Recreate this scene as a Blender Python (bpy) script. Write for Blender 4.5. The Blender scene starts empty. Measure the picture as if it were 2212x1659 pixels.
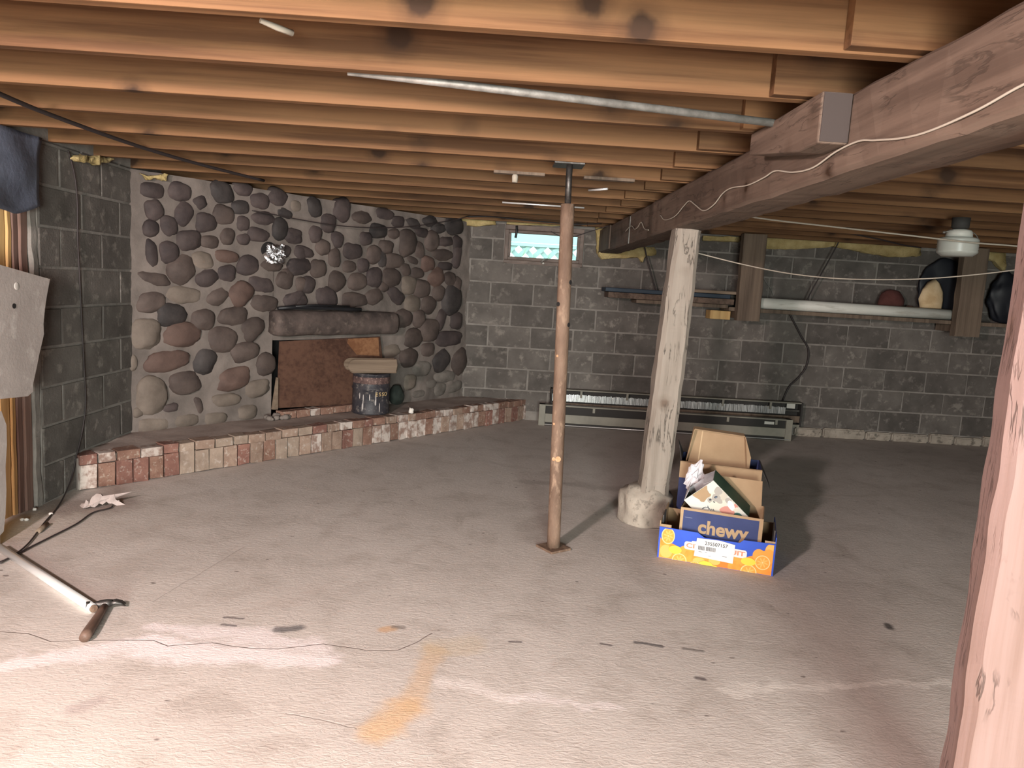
import bpy, bmesh, math, random
from mathutils import Vector, Matrix, noise
random.seed(7)
sc = bpy.context.scene
COL = sc.collection

# ------------------------------------------------------------------ camera
F = 1597.0; W, H = 2212.0, 1659.0
CAM = Vector((0, 0, 1.265))
yaw, pit, rol = [math.radians(a) for a in (-1.45986668, 7.46687673, -3.51964427)]
fwd = Vector((-math.sin(yaw)*math.cos(pit), math.cos(yaw)*math.cos(pit), -math.sin(pit)))
rt0 = Vector((math.cos(yaw), math.sin(yaw), 0)); dn0 = fwd.cross(rt0)
RT = math.cos(rol)*rt0 + math.sin(rol)*dn0
DN = -math.sin(rol)*rt0 + math.cos(rol)*dn0
cd = bpy.data.cameras.new('camera'); cam = bpy.data.objects.new('camera', cd); COL.objects.link(cam)
cd.sensor_width = 36; cd.lens = 36*F/W; cd.clip_start = .05
m = Matrix((( RT.x, -DN.x, -fwd.x), (RT.y, -DN.y, -fwd.y), (RT.z, -DN.z, -fwd.z))).to_4x4()
m.translation = CAM; cam.matrix_world = m
sc.camera = cam

# ------------------------------------------------------------------ world, lights, exposure
wd = bpy.data.worlds.new('world'); sc.world = wd; wd.use_nodes = True
bg = wd.node_tree.nodes['Background']; bg.inputs[0].default_value = (.70, .95, .97, 1); bg.inputs[1].default_value = 3.0
def light(name, kind, loc, energy, color, size=.2, size_y=None, target=None):
    d = bpy.data.lights.new(name, kind); d.energy = energy; d.color = color
    if kind == 'AREA':
        d.size = size
        if size_y: d.shape = 'RECTANGLE'; d.size_y = size_y
    else: d.shadow_soft_size = size
    o = bpy.data.objects.new(name, d); COL.objects.link(o); o.location = loc
    if target: o.rotation_euler = (Vector(target)-Vector(loc)).to_track_quat('-Z', 'Y').to_euler()
    return o
light('bare_bulb', 'POINT', (-1.67, -.3, 1.72), 360, (1, .83, .79), .11)
dl = light('rear_fill', 'AREA', (.2, -2.85, .85), 150, (.90, .97, .91), 1.6, 1.3, (-.7, 5, -1.1)); dl.data.spread = math.radians(120)  # added fill light behind the camera; the front wall has no doorway
light('right_fill', 'POINT', (4.6, .2, 1.55), 5, (.88, .96, .74), .12)  # added dim greenish fill for the right side, no real bulb
sc.view_settings.view_transform = 'Standard'; sc.view_settings.look = 'None'
sc.view_settings.gamma = 1; sc.view_settings.use_curve_mapping = False
sc.view_settings.exposure = 0.98

# ------------------------------------------------------------------ projection helpers (pixel -> point on a real plane)
def ray(px, py):
    return RT*((px-W/2)/F) + DN*((py-H/2)/F) + fwd
def hit(px, py, p0, n):
    d = ray(px, py); n = Vector(n); t = (Vector(p0)-CAM).dot(n)/d.dot(n); return CAM + d*t
def onX(px, py, v): return hit(px, py, (v, 0, 0), (1, 0, 0))
def onY(px, py, v): return hit(px, py, (0, v, 0), (0, 1, 0))
def onZ(px, py, v): return hit(px, py, (0, 0, v), (0, 0, 1))

# ------------------------------------------------------------------ mesh helpers
def wloc(o):
    v = Vector((0, 0, 0))
    while o: v = v + o.location; o = o.parent
    return v
def tag(o, label=None, cat=None, group=None, kind=None):
    if label: o['label'] = label
    if cat: o['category'] = cat
    if group: o['group'] = group
    if kind: o['kind'] = kind
    return o
def thing(name, label, cat, loc, group=None):
    o = bpy.data.objects.new(name, None); COL.objects.link(o); o.location = loc; o.empty_display_size = .1
    return tag(o, label, cat, group)
def obj(name, bm, mat, parent=None, smooth=False, bevel=0):
    """bm is in world space; the object takes its parent's place as origin"""
    me = bpy.data.meshes.new(name)
    if isinstance(bm, bmesh.types.BMesh):
        bmesh.ops.recalc_face_normals(bm, faces=bm.faces); bm.to_mesh(me); bm.free()
    else: me = bm
    if parent is None:
        c = sum((v.co for v in me.vertices), Vector())/max(1, len(me.vertices))
        zmin = min(v.co.z for v in me.vertices); base = Vector((c.x, c.y, zmin))
    else: base = wloc(parent)
    me.transform(Matrix.Translation(-base))
    o = bpy.data.objects.new(name, me); COL.objects.link(o)
    if parent is None: o.location = base
    else: o.parent = parent
    for mm in (mat if isinstance(mat, (list, tuple)) else [mat]): me.materials.append(mm)
    if smooth:
        for p in me.polygons: p.use_smooth = True
    if bevel:
        b = o.modifiers.new('bevel', 'BEVEL'); b.width = bevel; b.segments = 2; b.limit_method = 'ANGLE'
    return o
def inst(name, me, mat, parent, mw):
    """shared mesh data, own material slot, world matrix mw"""
    o = bpy.data.objects.new(name, me); COL.objects.link(o)
    o.material_slots[0].link = 'OBJECT'; o.material_slots[0].material = mat
    mw = mw.copy()
    if parent: o.parent = parent; mw.translation = mw.translation - wloc(parent)
    o.matrix_local = mw
    return o
def NB(): return bmesh.new()
def box(bm, x0, x1, y0, y1, z0, z1, M=None, mi=0):
    vs = [bm.verts.new(Vector(p) if M is None else M @ Vector(p)) for p in
          [(x0,y0,z0),(x1,y0,z0),(x1,y1,z0),(x0,y1,z0),(x0,y0,z1),(x1,y0,z1),(x1,y1,z1),(x0,y1,z1)]]
    for f in [(0,3,2,1),(4,5,6,7),(0,1,5,4),(1,2,6,5),(2,3,7,6),(3,0,4,7)]:
        fc = bm.faces.new([vs[i] for i in f]); fc.material_index = mi
    return bm
def mbox(*a, **k): return box(NB(), *a, **k)
def catmull(pts, n=6):
    pts = [Vector(p) for p in pts]
    if len(pts) < 3: return pts
    P = [pts[0]*2-pts[1]] + pts + [pts[-1]*2-pts[-2]]; out = []
    for i in range(1, len(P)-2):
        a, b, c, d = P[i-1:i+3]
        for k in range(n):
            t = k/n
            out.append(.5*((2*b)+(c-a)*t+(2*a-5*b+4*c-d)*t*t+(3*b-a-3*c+d)*t**3))
    out.append(pts[-1]); return out
def tube(pts, r, seg=8, smooth=0, bm=None, cap=True):
    bm = bm or NB()
    pts = catmull(pts, smooth) if smooth else [Vector(p) for p in pts]
    rings = []; up = None
    for i, p in enumerate(pts):
        d = (pts[min(i+1, len(pts)-1)]-pts[max(i-1, 0)]).normalized()
        if up is None:
            up = Vector((0, 0, 1)) if abs(d.z) < .9 else Vector((0, 1, 0))
        a = d.cross(up).normalized(); b = a.cross(d).normalized(); up = b
        rr = r[i] if isinstance(r, (list, tuple)) else r
        rings.append([bm.verts.new(p+(a*math.cos(t)+b*math.sin(t))*rr) for t in [2*math.pi*k/seg for k in range(seg)]])
    for A, B in zip(rings, rings[1:]):
        for k in range(seg):
            f = bm.faces.new([A[k], A[(k+1) % seg], B[(k+1) % seg], B[k]]); f.smooth = True
    if cap:
        bm.faces.new(rings[0][::-1]); bm.faces.new(rings[-1])
    return bm
def lathe(prof, c, seg=28, bm=None, axis=None):
    bm = bm or NB(); c = Vector(c); R = Matrix.Identity(3) if axis is None else Vector((0,0,1)).rotation_difference(Vector(axis)).to_matrix()
    rings = []
    for r, z in prof:
        rings.append([bm.verts.new(c + R @ Vector((max(r,1e-4)*math.cos(2*math.pi*k/seg), max(r,1e-4)*math.sin(2*math.pi*k/seg), z))) for k in range(seg)])
    for A, B in zip(rings, rings[1:]):
        for k in range(seg):
            f = bm.faces.new([A[k], A[(k+1) % seg], B[(k+1) % seg], B[k]]); f.smooth = True
    bm.faces.new(rings[0][::-1]); bm.faces.new(rings[-1])
    return bm
def prism(pts, off, bm=None, mi=0):
    """polygon of world points extruded by vector off"""
    bm = bm or NB(); off = Vector(off)
    a = [bm.verts.new(Vector(p)) for p in pts]; b = [bm.verts.new(Vector(p)+off) for p in pts]; n = len(a)
    f1 = bm.faces.new(a[::-1]); f2 = bm.faces.new(b); f1.material_index = f2.material_index = mi
    for i in range(n):
        f = bm.faces.new([a[i], a[(i+1) % n], b[(i+1) % n], b[i]]); f.material_index = mi
    return bm
def timber(p0, p1, w, d, n=24, jit=.004, ch=.015, xdir=(1, 0, 0), seed=0, bow=0.0, bm=None, w1=None, d1=None):
    """rough-sawn timber: chamfered rectangle swept from p0 to p1 with uneven edges"""
    bm = bm or NB(); p0, p1 = Vector(p0), Vector(p1); ax = (p1-p0).normalized()
    x = Vector(xdir); x = (x - ax*x.dot(ax)).normalized(); y = ax.cross(x)
    w1 = w1 or w; d1 = d1 or d; rings = []
    for i in range(n+1):
        t = i/n; c = p0.lerp(p1, t); ww = (w+(w1-w)*t)/2; dd = (d+(d1-d)*t)/2; ring = []
        for sx, sy in [(-1,-1),(1,-1),(1,1),(-1,1)]:
            q = [(sx*ww, sy*(dd-ch)), (sx*(ww-ch), sy*dd)]
            if sx*sy > 0: q = q
            else: q = q[::-1]
            for (a, b) in q:
                P = c + x*a + y*b
                ring.append(P + (x*noise.noise(P*9+Vector((seed,0,0))) + y*noise.noise(P*9+Vector((0,seed+5,0))))*jit*2)
        rings.append([bm.verts.new(v) for v in ring])
    k = len(rings[0])
    for A, B in zip(rings, rings[1:]):
        for i in range(k): bm.faces.new([A[i], A[(i+1) % k], B[(i+1) % k], B[i]])
    bm.faces.new(rings[0][::-1]); bm.faces.new(rings[-1])
    return bm
def sheet(fn, nu, nv, thick=.002):
    """crumpled sheet: fn(u,v)->point, given a little thickness"""
    bm = NB(); g = [[bm.verts.new(fn(i/nu, j/nv)) for j in range(nv+1)] for i in range(nu+1)]
    for i in range(nu):
        for j in range(nv): bm.faces.new([g[i][j], g[i+1][j], g[i+1][j+1], g[i][j+1]])
    bmesh.ops.recalc_face_normals(bm, faces=bm.faces)
    r = bmesh.ops.solidify(bm, geom=list(bm.faces), thickness=thick)
    return bm
def lump(c, sx, sy, sz, seed=0, amp=.18, sub=3, freq=1.7, M=None, zmin=None):
    bm = NB(); bmesh.ops.create_icosphere(bm, subdivisions=sub, radius=1)
    for v in bm.verts:
        k = 1 + amp*noise.noise(v.co*freq+Vector((seed*3.1, seed*1.7, 0)))
        p = Vector((v.co.x*sx*k, v.co.y*sy*k, v.co.z*sz*k))
        v.co = Vector(c) + (M @ p if M else p)
        if zmin is not None: v.co.z = max(v.co.z, zmin)
    for f in bm.faces: f.smooth = True
    return bm
def text_mesh(body, size, M, bold=0.0, depth=.0006, align='CENTER', mat=None, sx=1.0):
    cu = bpy.data.curves.new('t', 'FONT'); cu.body = body; cu.size = size; cu.extrude = depth; cu.bevel_depth = bold; cu.bevel_resolution = 1
    cu.align_x = align; cu.align_y = 'CENTER'
    o = bpy.data.objects.new('t', cu); COL.objects.link(o)
    dg = bpy.context.evaluated_depsgraph_get()
    me = bpy.data.meshes.new_from_object(o.evaluated_get(dg))
    bpy.data.objects.remove(o); bpy.data.curves.remove(cu)
    me.transform(M @ Matrix.Diagonal((sx, 1, depth/(depth+bold), 1)))
    me.materials.clear()
    return me

# ------------------------------------------------------------------ materials
def newmat(name):
    m = bpy.data.materials.new(name); m.use_nodes = True; nt = m.node_tree
    return m, nt, nt.nodes['Principled BSDF']
def N(nt, t, **k):
    n = nt.nodes.new(t)
    for a, b in k.items():
        if a == 'inp':
            for i, v in b.items(): n.inputs[i].default_value = v
        else: setattr(n, a, b)
    return n
def coords(nt, scale=(1,1,1), rand=True, rot=(0,0,0)):
    g = N(nt, 'ShaderNodeNewGeometry')
    mp = N(nt, 'ShaderNodeMapping', inp={'Scale': scale, 'Rotation': rot}); nt.links.new(g.outputs['Position'], mp.inputs[0])
    if rand:
        oi = N(nt, 'ShaderNodeObjectInfo'); ml = N(nt, 'ShaderNodeVectorMath', operation='SCALE', inp={0: (13.1, 7.7, 9.3)})
        nt.links.new(oi.outputs['Random'], ml.inputs['Scale'])
        ad = N(nt, 'ShaderNodeVectorMath', operation='ADD')
        nt.links.new(mp.outputs[0], ad.inputs[0]); nt.links.new(ml.outputs[0], ad.inputs[1]); return ad.outputs[0]
    return mp.outputs[0]
def ramp(nt, fac, stops):
    r = N(nt, 'ShaderNodeValToRGB'); e = r.color_ramp.elements
    while len(e) < len(stops): e.new(.5)
    for i, (p, c) in enumerate(stops):
        e[i].position = p; e[i].color = (*c, 1) if len(c) == 3 else c
    nt.links.new(fac, r.inputs[0]); return r.outputs[0]
def mixc(nt, fac, a, b, mode='MIX'):
    n = N(nt, 'ShaderNodeMix', data_type='RGBA', blend_type=mode)
    for s, v in ((0, fac), (6, a), (7, b)):
        if hasattr(v, 'node'): nt.links.new(v, n.inputs[s])
        else: n.inputs[s].default_value = v if isinstance(v, (int, float)) else (*v, 1)
    return n.outputs[2]
def math_(nt, op, a, b=None, c=None, clamp=False):
    n = N(nt, 'ShaderNodeMath', operation=op); n.use_clamp = clamp
    for i, v in enumerate((a, b, c)):
        if v is None: continue
        if hasattr(v, 'node'): nt.links.new(v, n.inputs[i])
        else: n.inputs[i].default_value = v
    return n.outputs[0]
def noise_(nt, co, scale, detail=4, rough=.55, dist=0):
    n = N(nt, 'ShaderNodeTexNoise', inp={'Scale': scale, 'Detail': detail, 'Roughness': rough, 'Distortion': dist}); nt.links.new(co, n.inputs[0]); return n.outputs[0]
def bump(nt, bs, h, strength=.3, dist=.01):
    b = N(nt, 'ShaderNodeBump', inp={'Strength': strength, 'Distance': dist}); nt.links.new(h, b.inputs['Height']); nt.links.new(b.outputs[0], bs.inputs['Normal'])
def mottled(name, c1, c2, scale=6, rough=.85, bstr=.3, bscale=40, metallic=0, stretch=(1,1,1), rand=True, c3=None, lo=.35, hi=.65, bdist=.006, spec=.3, vary=0):
    m, nt, bs = newmat(name); co = coords(nt, stretch, rand)
    f = noise_(nt, co, scale, 5, .6)
    col = ramp(nt, f, [(lo, c1), (hi, c2)])
    if c3:
        f2 = noise_(nt, co, scale*2.7, 4, .65); col = mixc(nt, ramp(nt, f2, [(.55, (0,0,0)), (.68, (1,1,1))]), col, c3)
    if vary:
        oi = N(nt, 'ShaderNodeObjectInfo'); mr = N(nt, 'ShaderNodeMapRange', inp={3: 1-vary, 4: 1+vary}); nt.links.new(oi.outputs['Random'], mr.inputs[0])
        hs = N(nt, 'ShaderNodeHueSaturation'); nt.links.new(mr.outputs[0], hs.inputs['Value']); nt.links.new(col, hs.inputs['Color']); col = hs.outputs[0]
    nt.links.new(col, bs.inputs['Base Color']); bs.inputs['Roughness'].default_value = rough; bs.inputs['Metallic'].default_value = metallic
    bs.inputs['Specular IOR Level'].default_value = spec
    if bstr: bump(nt, bs, noise_(nt, co, bscale, 6, .65), bstr, bdist)
    return m
def plain(name, c, rough=.6, metallic=0, spec=.4):
    m, nt, bs = newmat(name); bs.inputs['Base Color'].default_value = (*c, 1); bs.inputs['Roughness'].default_value = rough
    bs.inputs['Metallic'].default_value = metallic; bs.inputs['Specular IOR Level'].default_value = spec
    return m
def wood(name, light_c, dark_c, axis=0, knots=True, rough=.75, bstr=.25, grain=1.0, knotc=(.03,.014,.007), vary=.12, spec=.25, kr=1.0, cracks=0):
    m, nt, bs = newmat(name)
    s = [34*grain]*3; s[axis] = .9*grain
    co = coords(nt, tuple(s)); f = noise_(nt, co, 1.0, 6, .62, .1)
    s2 = [5]*3; s2[axis] = .7
    f2 = noise_(nt, coords(nt, tuple(s2)), 1, 3)
    f = math_(nt, 'ADD', math_(nt, 'MULTIPLY', f, .6), math_(nt, 'MULTIPLY', f2, .5))
    col = ramp(nt, f, [(.44, dark_c), (.54, tuple((a+b*1.4)/2.4 for a, b in zip(dark_c, light_c))), (.64, light_c)])
    h = f
    if knots:
        cv = coords(nt, (3.6, 3.6, 3.6)); v = N(nt, 'ShaderNodeTexVoronoi', inp={'Scale': 1.0}); nt.links.new(cv, v.inputs[0])
        wob = noise_(nt, coords(nt, (30,30,30)), 1, 2)
        d = math_(nt, 'ADD', v.outputs['Distance'], math_(nt, 'MULTIPLY', wob, .08))
        k = ramp(nt, d, [(.10*kr, (1,1,1)), (.145*kr, (.4,.4,.4)), (.24*kr, (0,0,0))])
        col = mixc(nt, k, col, knotc)
    if cracks:
        s3 = [14]*3; s3[axis] = 2.2; rot = [0, 0, 0]; rot[(axis+2) % 3] = .35; rot[(axis+1) % 3] = .3
        cr = noise_(nt, coords(nt, tuple(s3), True, tuple(rot)), 1.0, 5, .6, .6)
        cm_ = ramp(nt, math_(nt, 'ABSOLUTE', math_(nt, 'SUBTRACT', cr, .5)), [(.004, (1,1,1)), (.02, (0,0,0))])
        msk = ramp(nt, noise_(nt, coords(nt, (5, 5, 5)), 1, 3), [(.44, (0,0,0)), (.54, (1,1,1))])
        ck = math_(nt, 'MULTIPLY', cm_, math_(nt, 'MULTIPLY', msk, cracks))
        col = mixc(nt, ck, col, tuple(c*.35 for c in dark_c)); h = math_(nt, 'SUBTRACT', h, math_(nt, 'MULTIPLY', ck, .8))
    oi = N(nt, 'ShaderNodeObjectInfo'); mr = N(nt, 'ShaderNodeMapRange', inp={3: 1-vary, 4: 1+vary}); nt.links.new(oi.outputs['Random'], mr.inputs[0])
    hs = N(nt, 'ShaderNodeHueSaturation'); nt.links.new(mr.outputs[0], hs.inputs['Value']); nt.links.new(col, hs.inputs['Color'])
    nt.links.new(hs.outputs[0], bs.inputs['Base Color']); bs.inputs['Roughness'].default_value = rough; bs.inputs['Specular IOR Level'].default_value = spec
    bump(nt, bs, h, bstr, .004)
    return m

M_joist = wood('joist wood', (.165, .083, .037), (.072, .032, .013), 0, kr=1.4, vary=.2, grain=.8)
M_subfl = wood('subfloor boards', (.26, .13, .06), (.14, .065, .03), 1, knots=False)
M_beam = wood('beam timber', (0.1333, 0.09176, 0.06944), (0.07568, 0.05005, 0.03758), 1, bstr=.45, vary=.05, cracks=.5)
M_post = wood('rough post', (0.2675, 0.227, 0.1922), (0.1906, 0.1558, 0.1284), 2, bstr=.6, grain=.8, knotc=(0.1338, 0.09486, 0.07207), vary=.02, cracks=.9)
M_postf = wood('rough fir post', (0.2304, 0.1548, 0.1399), (0.1646, 0.1032, 0.08504), 2, bstr=.6, grain=.8, knotc=(0.1537, 0.09286, 0.07133), vary=.02, cracks=.8)
M_hang = wood('hanger wood', (0.1622, 0.1186, 0.08736), (0.08736, 0.0624, 0.0468), 2, knots=False)
M_block = mottled('concrete block', (0.08963, 0.07904, 0.07182), (0.1344, 0.1189, 0.1077), 5, .95, .5, 90, c3=(0.1956, 0.1735, 0.1556), vary=.2, spec=.15)
M_mortar = mottled('block mortar', (0.172, 0.1548, 0.1402), (0.2494, 0.2253, 0.2047), 9, .95, .5, 60, rand=False, spec=.15)
M_fmort = mottled('fireplace mortar', (0.1118, 0.09408, 0.08461), (0.1937, 0.1621, 0.1451), 3, .95, .6, 30, rand=False, spec=.15)
M_foot = mottled('footing concrete', (.24, .205, .17), (.36, .31, .26), 6, .95, .6, 50, rand=False, c3=(.14,.12,.10))
STONE = {
 'd': mottled('stone plum', (.036, .027, .027), (.070, .052, .049), 7, .75, .35, 60, vary=.2),
 'b': mottled('stone brown', (.052, .038, .034), (.092, .068, .059), 7, .75, .35, 60, vary=.2),
 'r': mottled('stone rust', (.070, .043, .036), (.115, .073, .060), 7, .75, .35, 60, vary=.12),
 't': mottled('stone tan', (.115, .091, .075), (.18, .145, .12), 6, .8, .35, 60, vary=.12),
 'k': mottled('stone slate', (.024, .020, .020), (.052, .043, .041), 7, .7, .35, 60, vary=.15),
 'g': mottled('stone grey', (.10, .085, .075), (.18, .158, .14), 7, .8, .35, 60, vary=.12)}
BRICK = [mottled('brick red', (.165, .078, .062), (.235, .118, .092), 14, .9, .4, 80, c3=(.36,.28,.24), vary=.15),
         mottled('brick dusty', (.22, .145, .11), (.31, .22, .17), 14, .9, .4, 80, c3=(.38,.31,.265), vary=.15),
         mottled('brick buff', (.25, .185, .145), (.34, .26, .205), 12, .9, .4, 80, c3=(.40,.33,.285), vary=.12),
         mottled('brick limewashed', (.24, .16, .13), (.48, .41, .37), 16, .9, .4, 80, lo=.42, hi=.56, vary=.1),
         mottled('brick brown', (.16, .085, .062), (.24, .14, .105), 14, .9, .4, 80, c3=(.34,.27,.22), vary=.15)]
M_hearth = mottled('hearth slab dust', (0.286, 0.2296, 0.2029), (0.396, 0.3248, 0.2884), 5, .95, .5, 40, rand=False)
M_ins = mottled('yellow insulation', (.34, .25, .10), (.50, .39, .19), 9, 1, .8, 70, bdist=.012)
M_insdoor = mottled('pale yellow foam', (.70, .50, .16), (.80, .60, .24), 4, .9, .3, 40)
M_steel = mottled('rusted steel', (0.1062, 0.0629, 0.0425), (0.187, 0.1207, 0.085), 14, .72, .5, 120, c3=(0.255, 0.17, 0.119), stretch=(0.85, 0.85, 0.34))
M_dsteel = mottled('dark steel', (.05, .045, .042), (.12, .11, .105), 30, .45, .2, 90, metallic=.8)
M_galv = mottled('galvanised pipe', (.15, .14, .128), (.27, .255, .235), 20, .55, .2, 90, metallic=.4)
M_chrome = plain('chrome tube', (.85, .84, .83), .3, .55)
M_black = plain('black plastic', (.012, .012, .014), .45)
M_wire = plain('dark wire', (.03, .022, .022), .6)
M_pale = plain('pale cord', (0.345, 0.3, 0.2475), .8)
M_white = plain('white plastic', (0.54, 0.525, 0.48), .45)
M_pvc = mottled('white pvc', (.55, .54, .49), (.68, .67, .62), 4, .5, .1, 60, c3=(.45,.43,.38), stretch=(.3,2,2))
M_card = mottled('brown cardboard', (0.3192, 0.2128, 0.1254), (0.38, 0.2622, 0.1596), 5, .9, .1, 60)
M_navy = mottled('navy print', (.022, .032, .105), (.032, .045, .135), 5, .6, .1, 60)
M_blue = mottled('royal blue print', (0.0198, 0.0605, 0.396), (0.0286, 0.0825, 0.484), 4, .5, .05, 60)
M_darkcard = mottled('dark card', (.05, .045, .045), (.08, .072, .07), 5, .8, .1, 60)
M_heater = mottled('beige enamel', (0.1904, 0.1768, 0.1462), (0.2516, 0.2346, 0.1938), 5, .55, .1, 60)
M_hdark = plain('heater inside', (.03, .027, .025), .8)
M_fin = mottled('aluminium fins', (.45, .45, .44), (.80, .80, .79), 14, .35, .1, 60, metallic=.7, stretch=(3,1,.2))
M_ply = wood('dark plywood', (0.1188, 0.0612, 0.04176), (0.0612, 0.03024, 0.0216), 0, knots=False, rough=.6)
M_plyl = wood('orange plywood', (.27, .135, .07), (.17, .075, .038), 0, knots=False, rough=.6)
M_plank = wood('grey plank', (0.2268, 0.1701, 0.1242), (0.1458, 0.1053, 0.0756), 0, knots=False, vary=.08)
M_drum = mottled('dark blue drum paint', (.016, .016, .022), (.05, .045, .05), 10, .5, .3, 50, c3=(.15,.13,.12))
M_soot_shade = plain('soot_and_hole_shade', (.012, .010, .010), .95)  # soot in the fireplace, painted shade on the hole discs
M_tarp = mottled('navy tarpaulin', (.06, .066, .092), (.12, .135, .18), 3, .42, .3, 15, bdist=.02, spec=.5)
M_drywall = mottled('grey board', (0.34, 0.2932, 0.272), (0.425, 0.3697, 0.3443), 3, .95, .25, 60, rand=False, c3=(0.459, 0.408, 0.3825))
M_stud = wood('yellow stud', (.58, .38, .17), (.40, .235, .09), 2)
M_studd = wood('dark jamb', (.20, .125, .10), (.12, .07, .058), 2, knots=False)
M_foil = mottled('aluminium foil', (.5, .5, .52), (.95, .95, .96), 30, .25, .8, 40, metallic=1)
M_log = mottled('charred mantel', (.045, .034, .031), (.115, .085, .075), 6, .85, .6, 25, c3=(.13,.10,.085), rand=False)
M_paper = mottled('white paper', (0.518, 0.49, 0.518), (0.588, 0.56, 0.588), 9, .9, .2, 30)
M_bag = plain('black bin bag', (.010, .011, .016), .55)
M_oxred = mottled('oxblood cloth', (.055, .018, .016), (.085, .03, .026), 9, .95, .4, 50)
M_chunk = mottled('tan foam chunk', (.44, .31, .17), (.60, .46, .29), 9, .9, .5, 30)
M_frame = mottled('brown window frame', (.10, .072, .06), (.17, .125, .105), 8, .55, .2, 60)
M_handle = wood('hammer handle', (.16, .10, .075), (.075, .046, .035), 1, knots=False, rough=.5)

def floor_material():
    m, nt, bs = newmat('concrete floor'); co = coords(nt, (1,1,1), False)
    big = noise_(nt, co, .55, 5, .6, .3)
    col = ramp(nt, big, [(.3, (.46, .41, .375)), (.5, (.545, .49, .452)), (.7, (.60, .545, .508))])
    mid = noise_(nt, co, 4.5, 7, .68, .5)
    col = mixc(nt, .8, col, ramp(nt, mid, [(.30, (.72,.70,.68)), (.5, (.95,.95,.95)), (.70, (1,1,1))]), 'MULTIPLY')
    # pits and dark specks
    v = N(nt, 'ShaderNodeTexVoronoi', inp={'Scale': 5.0}); nt.links.new(coords(nt, (1.2, 2.2, 1), False), v.inputs[0])
    sp = math_(nt, 'ADD', v.outputs['Distance'], math_(nt, 'MULTIPLY', noise_(nt, co, 26, 3), .22))
    col = mixc(nt, ramp(nt, sp, [(.13, (.8,.8,.8)), (.17, (0,0,0))]), col, (.12, .095, .085))
    warp = noise_(nt, co, 3.2, 6, .65); warp2 = noise_(nt, co, 7.3, 6, .65)
    sx = N(nt, 'ShaderNodeSeparateXYZ'); nt.links.new(co, sx.inputs[0])
    def seg(a, b, r, amp=.1, soft=.6):
        """mask round a segment on the floor whose edge is made ragged with noise"""
        ax, ay = a; bx_, by = b; L2 = (bx_-ax)**2+(by-ay)**2+1e-9
        px = math_(nt, 'SUBTRACT', sx.outputs[0], ax); py = math_(nt, 'SUBTRACT', sx.outputs[1], ay)
        px = math_(nt, 'ADD', px, math_(nt, 'MULTIPLY', math_(nt, 'SUBTRACT', warp2, .5), amp)); py = math_(nt, 'ADD', py, math_(nt, 'MULTIPLY', math_(nt, 'SUBTRACT', warp, .5), amp*1.6))
        t = math_(nt, 'DIVIDE', math_(nt, 'ADD', math_(nt, 'MULTIPLY', px, bx_-ax), math_(nt, 'MULTIPLY', py, by-ay)), L2, clamp=True)
        dx = math_(nt, 'SUBTRACT', px, math_(nt, 'MULTIPLY', t, bx_-ax)); dy = math_(nt, 'SUBTRACT', py, math_(nt, 'MULTIPLY', t, by-ay))
        d = math_(nt, 'SQRT', math_(nt, 'ADD', math_(nt, 'MULTIPLY', dx, dx), math_(nt, 'MULTIPLY', dy, dy)))
        mr = N(nt, 'ShaderNodeMapRange', interpolation_type='SMOOTHSTEP', inp={1: r*(1-soft), 2: r*(1+soft), 3: 1, 4: 0}); nt.links.new(d, mr.inputs[0]); return mr.outputs[0]
    def Pf(px, py): p = onZ(px, py, 0); return (p.x, p.y)
    def paint(col, mask, c, k=1.0):
        return mixc(nt, math_(nt, 'MULTIPLY', mask, k), col, c)
    for a, b, r, c, k, am in [
        # lime bloom
        ((0,1440),(330,1395),.045,(.76,.68,.68),.75,.2), ((330,1395),(690,1430),.06,(.78,.70,.70),.8,.2), ((340,1355),(700,1395),.04,(.76,.68,.68),.7,.2),
        ((960,1470),(1120,1510),.022,(.74,.67,.64),.6,.2), ((1120,1505),(1330,1535),.022,(.74,.67,.66),.55,.22), ((1560,1480),(1800,1470),.03,(.72,.66,.61),.6,.26), ((1800,1470),(2060,1475),.02,(.72,.66,.61),.6,.26),
        ((240,1240),(330,1200),.06,(.46,.40,.36),.4,.3), ((180,1165),(420,1120),.09,(.47,.41,.37),.35,.4), ((1450,1075),(1900,1070),.02,(.40,.35,.30),.4,.12), ((560,1310),(690,1270),.04,(.5,.43,.39),.35,.3),
        # rust
        ((815,1580),(885,1520),.055,(.62,.38,.18),.62,.12), ((885,1520),(935,1410),.034,(.58,.39,.23),.5,.1), ((935,1405),(1020,1392),.05,(.55,.43,.27),.32,.14), ((825,1360),(845,1358),.02,(.58,.32,.14),.6,.05),
        # tar and grime
        ((595,1362),(645,1358),.018,(.13,.12,.12),.85,.06), ((485,1335),(520,1338),.007,(.12,.10,.10),.8,.05), ((480,1350),(505,1354),.007,(.12,.10,.10),.8,.05),
        ((1370,1388),(1430,1394),.010,(.10,.09,.09),.85,.06), ((1300,1392),(1320,1396),.007,(.12,.10,.10),.8,.05), ((1480,1402),(1520,1408),.008,(.14,.12,.11),.7,.06),
        ((1505,1464),(1520,1466),.010,(.10,.08,.08),.85,.03), ((165,1530),(205,1515),.026,(.33,.27,.26),.5,.06), ((850,1355),(870,1356),.012,(.2,.17,.15),.7,.04), ((1918,1350),(1922,1356),.018,(.07,.06,.055),.9,.05), ((1100,1385),(1125,1386),.006,(.12,.10,.10),.8,.03),
        ((40,1090),(230,1090),.16,(.20,.145,.125),.6,.3), ((1130,1040),(1345,1055),.05,(.26,.215,.19),.4,.2), ((1180,1120),(1150,1160),.08,(.27,.22,.195),.3,.2)]:
        col = paint(col, seg(Pf(*a), Pf(*b), r, am), c, k)
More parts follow.
